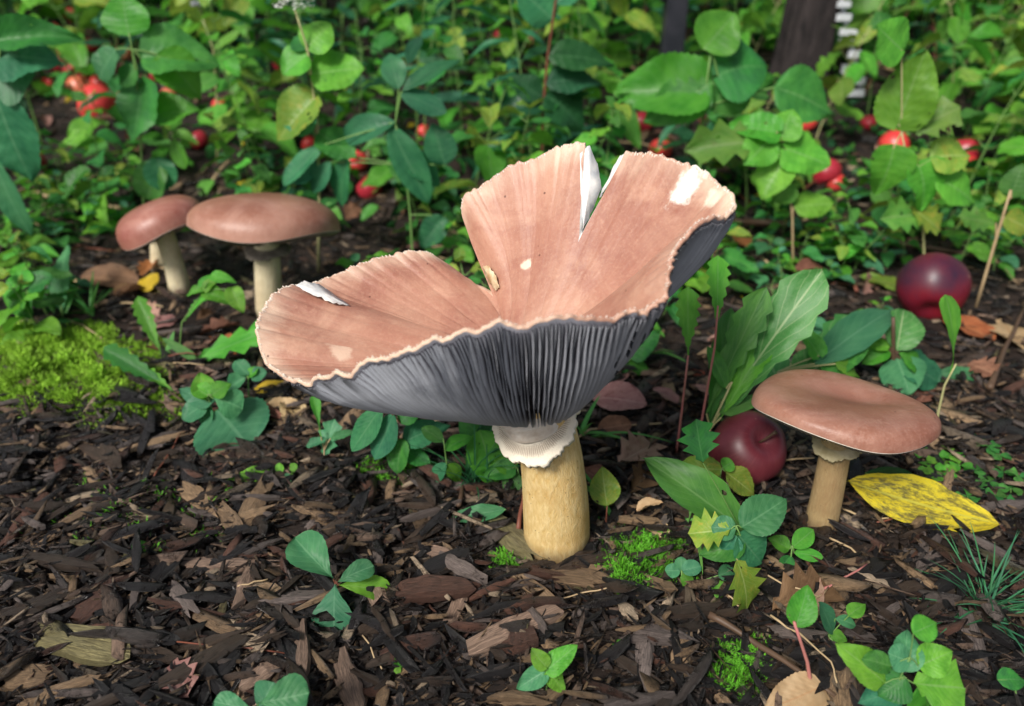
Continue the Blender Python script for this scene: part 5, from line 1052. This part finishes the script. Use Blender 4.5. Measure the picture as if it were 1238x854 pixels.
# ------------------------------------------------------------------ twigs and straw
def twig(label, pts, wpx, mat='bark', up=.5, name='twig', lift=None, cat='twig', group=None):
    P = [G(x, y, up) for x, y in pts]; k = cmpx(P[0]); Q = []
    for i in range(len(P) - 1):
        for f in (0, .33, .66): Q.append(P[i].lerp(P[i + 1], f) + Vector((RND.gauss(0, .05), RND.gauss(0, .05), RND.gauss(0, .05))))
    Q.append(P[-1]); n = len(Q); mb = MB(); mb.tube(Q, [max(.05, wpx * .5 * k * (1 - .45 * i / n) * RND.uniform(.85, 1.15)) for i in range(n)], 7)
    return tag(obj(name, mb.mesh(name, [ST[mat]])), label, cat, group)
twig('curved brown branch running to the bottom edge past the small moss cushion', [(858, 742), (900, 768), (950, 800), (1010, 842)], 9, 'bark', .9)
twig('thin purple red twig right of the brown curled leaf', [(990, 716), (1012, 704), (1048, 682)], 4, 'pink', 1.2)
twig('pale bent straw near the thick pink stalk', [(930, 744), (965, 766), (1004, 800), (1012, 826)], 3, 'straw', 1.2, cat='straw', name='straw')
twig('straight pale straw crossing to the brown leaf', [(928, 696), (990, 722)], 2.2, 'straw', 1.6, cat='straw', name='straw')
twig('dry yellow straw under the left lobe of the cap', [(318, 492), (378, 476)], 4, 'straw', .8, cat='straw', name='straw')
twig('second dry straw beside the yellow one under the cap', [(330, 488), (384, 481)], 2.5, 'straw', .9, cat='straw', name='straw')
twig('dead white stick in the upper left clearing', [(40, 232), (80, 244), (150, 252)], 7, 'straw', 1.2)
twig('grey forked stick above the dead white one', [(62, 240), (100, 222), (140, 196)], 3, 'straw', 1.5)
twig('dark upright twig left of the giant stem', [(556, 612), (560, 574)], 6, 'bark', .6)
twig('red brown twig leaning on the giant stem', [(627, 640), (634, 588)], 7, 'red', 1.5)
twig('orange brown diagonal stick right of the giant cap', [(1036, 352), (1020, 310), (1004, 268)], 4, 'red', 1.0)
twig('long grey branch lying behind the right apple', [(900, 268), (1010, 276), (1100, 296), (1200, 312)], 8, 'bark', 2.0)
twig('pale root curling from the medium mushroom foot', [(998, 650), (1030, 664), (1052, 690)], 3, 'straw', .6, name='root', cat='root')
twig('dark slanting stick at the right edge', [(1196, 470), (1216, 420), (1240, 370)], 8, 'bark', 1.5)
twig('thin orange pine needle on the lower left mulch', [(212, 776), (345, 790)], 2.0, 'red', .8)
twig('long straw lying across the mulch right of the moss', [(640, 572), (712, 520), (800, 512)], 4, 'straw', .7, cat='straw', name='straw')
n_t = 0
while n_t < 90:
    y = RND.uniform(30, 160); x = RND.uniform(-1, 1) * .7 * y; p = proj((x, y, H(x, y)))
    if not (0 < p[0] < 1238 and p[1] < 850) or (p[1] > 520 and p[0] < 700 and RND.random() < .7) or (p[0] < 190 and 390 < p[1] < 500): continue
    L = RND.uniform(20, 75); a = RND.gauss(0, .6); q = (p[0] + L * math.cos(a), p[1] + L * math.sin(a)); mt = RND.choice(['straw', 'bark', 'bark', 'straw', 'red']); P = Vector((x, y, 0))
    nm = {'straw': 'pale dry stalk', 'bark': 'dark thin twig', 'red': 'reddish thin twig'}[mt]; zt = zone(P) if p[1] > 380 else bzone(p[0])
    twig('%s lying %s' % (nm, zt), [p, ((p[0] + q[0]) / 2, (p[1] + q[1]) / 2 + RND.gauss(0, 3)), q], RND.uniform(1.5, 3.5), mt, RND.uniform(.6, 1.3), group='%ss %s' % (nm, zt))['px'] = p[0]; n_t += 1
# ------------------------------------------------------------------ post, trunk and white slats behind the weeds
PM = simple('post_black', (.012, .014, .02), (.03, .03, .04), 40, .5, .3)
yb = 150.0; Pb = PY(809, 90, yb); zb = H(Pb.x, yb); mb = MB()
def box(mb, c, sx, sy, z0, z1, bev=.15):
    x, y = c; a, b = sx / 2, sy / 2; ring_ = [(-a + bev, -b), (a - bev, -b), (a, -b + bev), (a, b - bev), (a - bev, b), (-a + bev, b), (-a, b - bev), (-a, -b + bev)]
    v = [(x + p, y + q, z) for z in (z0, z1) for p, q in ring_]; mb.add(v, [(i, (i + 1) % 8, 8 + (i + 1) % 8, 8 + i) for i in range(8)] + [tuple(range(7, -1, -1)), tuple(range(8, 16))])
pw = 25 * cmpx(PY(809, 40, yb)); pt_ = thing('fence_post', 'black metal post standing among the weeds at the top right of centre', 'post', (Pb.x, yb, zb))
box(mb, (Pb.x, yb), pw, pw, zb - 3, zb + 120); obj('shaft', mb.mesh('shaft', [PM], smooth=False), pt_)
mb = MB(); mb.tube([(Pb.x - pw * .55, yb - pw * .2, zb + 22), (Pb.x - pw * .8, yb - pw * .2, zb + 22)], [.8, .6], 10); obj('bolt', mb.mesh('bolt', [PM]), pt_)
BK = Mt('trunk_bark'); ob = BK.coord('Object', (1, 1, .25)); n1 = BK.noise(ob, 60, 7, .75, .5); BK.base(BK.mix(BK.ramp(n1, [(.35, 0.), (.65, 1.)]), (.010, .009, .010), (.05, .04, .04))); BK.rough(.85, .2); BK.bump(n1, 1, .006)
yt = 165.0; Pt = PY(966, 95, yt); zt_ = H(Pt.x, yt); R = 27 * cmpx(PY(966, 40, yt)); mb = MB(); r = random.Random(4); vs = []; NS = 36; NZ = 40
for j in range(NZ):
    z = zt_ - 4 + 300 * j / (NZ - 1); fl = 1 + .5 * math.exp(-(j / 2.2))
    for i in range(NS):
        q = 6.2832 * i / NS; rr = R * fl * (1 - .4 * j / NZ) * (1 + .08 * math.sin(5 * q + j * .1) + .06 * math.sin(11 * q + j * .35) + r.uniform(-.04, .04)); vs.append((Pt.x + math.cos(q) * rr + j * .15, yt + math.sin(q) * rr, z))
mb.add(vs, [(j * NS + i, j * NS + (i + 1) % NS, (j + 1) * NS + (i + 1) % NS, (j + 1) * NS + i) for j in range(NZ - 1) for i in range(NS)])
tr = thing('tree', 'dark rough tree trunk rising behind the weeds left of the white slats', 'tree', (Pt.x, yt, zt_)); obj('trunk', mb.mesh('trunk', [BK.m]), tr)
for s, (dx, dz) in enumerate(((-46, 215), (52, 235), (18, 290))):
    mb = MB(); a = Vector((Pt.x + 2 * s, yt, zt_ + dz - 60)); mb.tube([a, a + Vector((dx * .5, 4, 40)), a + Vector((dx, 10, 100))], [R * .4, R * .25, R * .1], 10); obj('limb', mb.mesh('limb', [BK.m]), tr)
WHT = simple('painted_white', (.45, .48, .52), (.62, .64, .68), 30, .5, .2)
pts = [(1020, 5), (1021, 22), (1024, 38), (1026, 52), (1030, 66), (1030, 84), (1033, 98), (1038, 112), (1036, 130), (1041, 142), (1040, 158)]
yy_ = 160.0; sl = thing('slatted_panel', 'narrow white slatted strip showing between the leaves right of the trunk', 'panel', PY(1036, 160, yy_))
for px, py in pts:
    c = PY(px, py, yy_); k = cmpx(c); mb = MB(); hw = RND.uniform(7, 11) * k; box(mb, (c.x + RND.uniform(-5, 5) * k, c.y), hw * 2, 1.2, c.z - RND.uniform(2.5, 4.5) * k, c.z + RND.uniform(3, 5.5) * k, .2); obj('slat', mb.mesh('slat', [WHT], smooth=False), sl)
mb = MB(); a = PY(1016, -12, yy_); b = PY(1042, 172, yy_); mb.tube([Vector((a.x, yy_ + 1.2, a.z)), Vector((b.x, yy_ + 1.2, H(b.x, yy_) - 2))], .5, 6); obj('batten', mb.mesh('batten', [WHT]), sl)

# ------------------------------------------------------------------ labels: small groups are told apart by their order across the picture
from collections import defaultdict
_g = defaultdict(list)
for o in bpy.data.objects:
    if o.parent is None and 'group' in o and 'category' in o and 'px' in o: _g[o['label']].append(o)
for lb, v in _g.items():
    if 2 <= len(v) <= 8 and len(lb.replace(',', '').split()) <= 13:
        v.sort(key=lambda o: o['px'])
        for o, q in zip(v, {2: ['left one', 'right one'], 3: ['left one', 'middle one', 'right one'], 4: ['leftmost', 'second from left', 'third from left', 'rightmost']}.get(len(v)) or (['leftmost', 'second from left', 'third from left', 'fourth from left'] + ['fourth from right', 'third from right', 'second from right', 'rightmost'][8 - len(v):])[:len(v)]): o['label'] = lb + ', ' + q
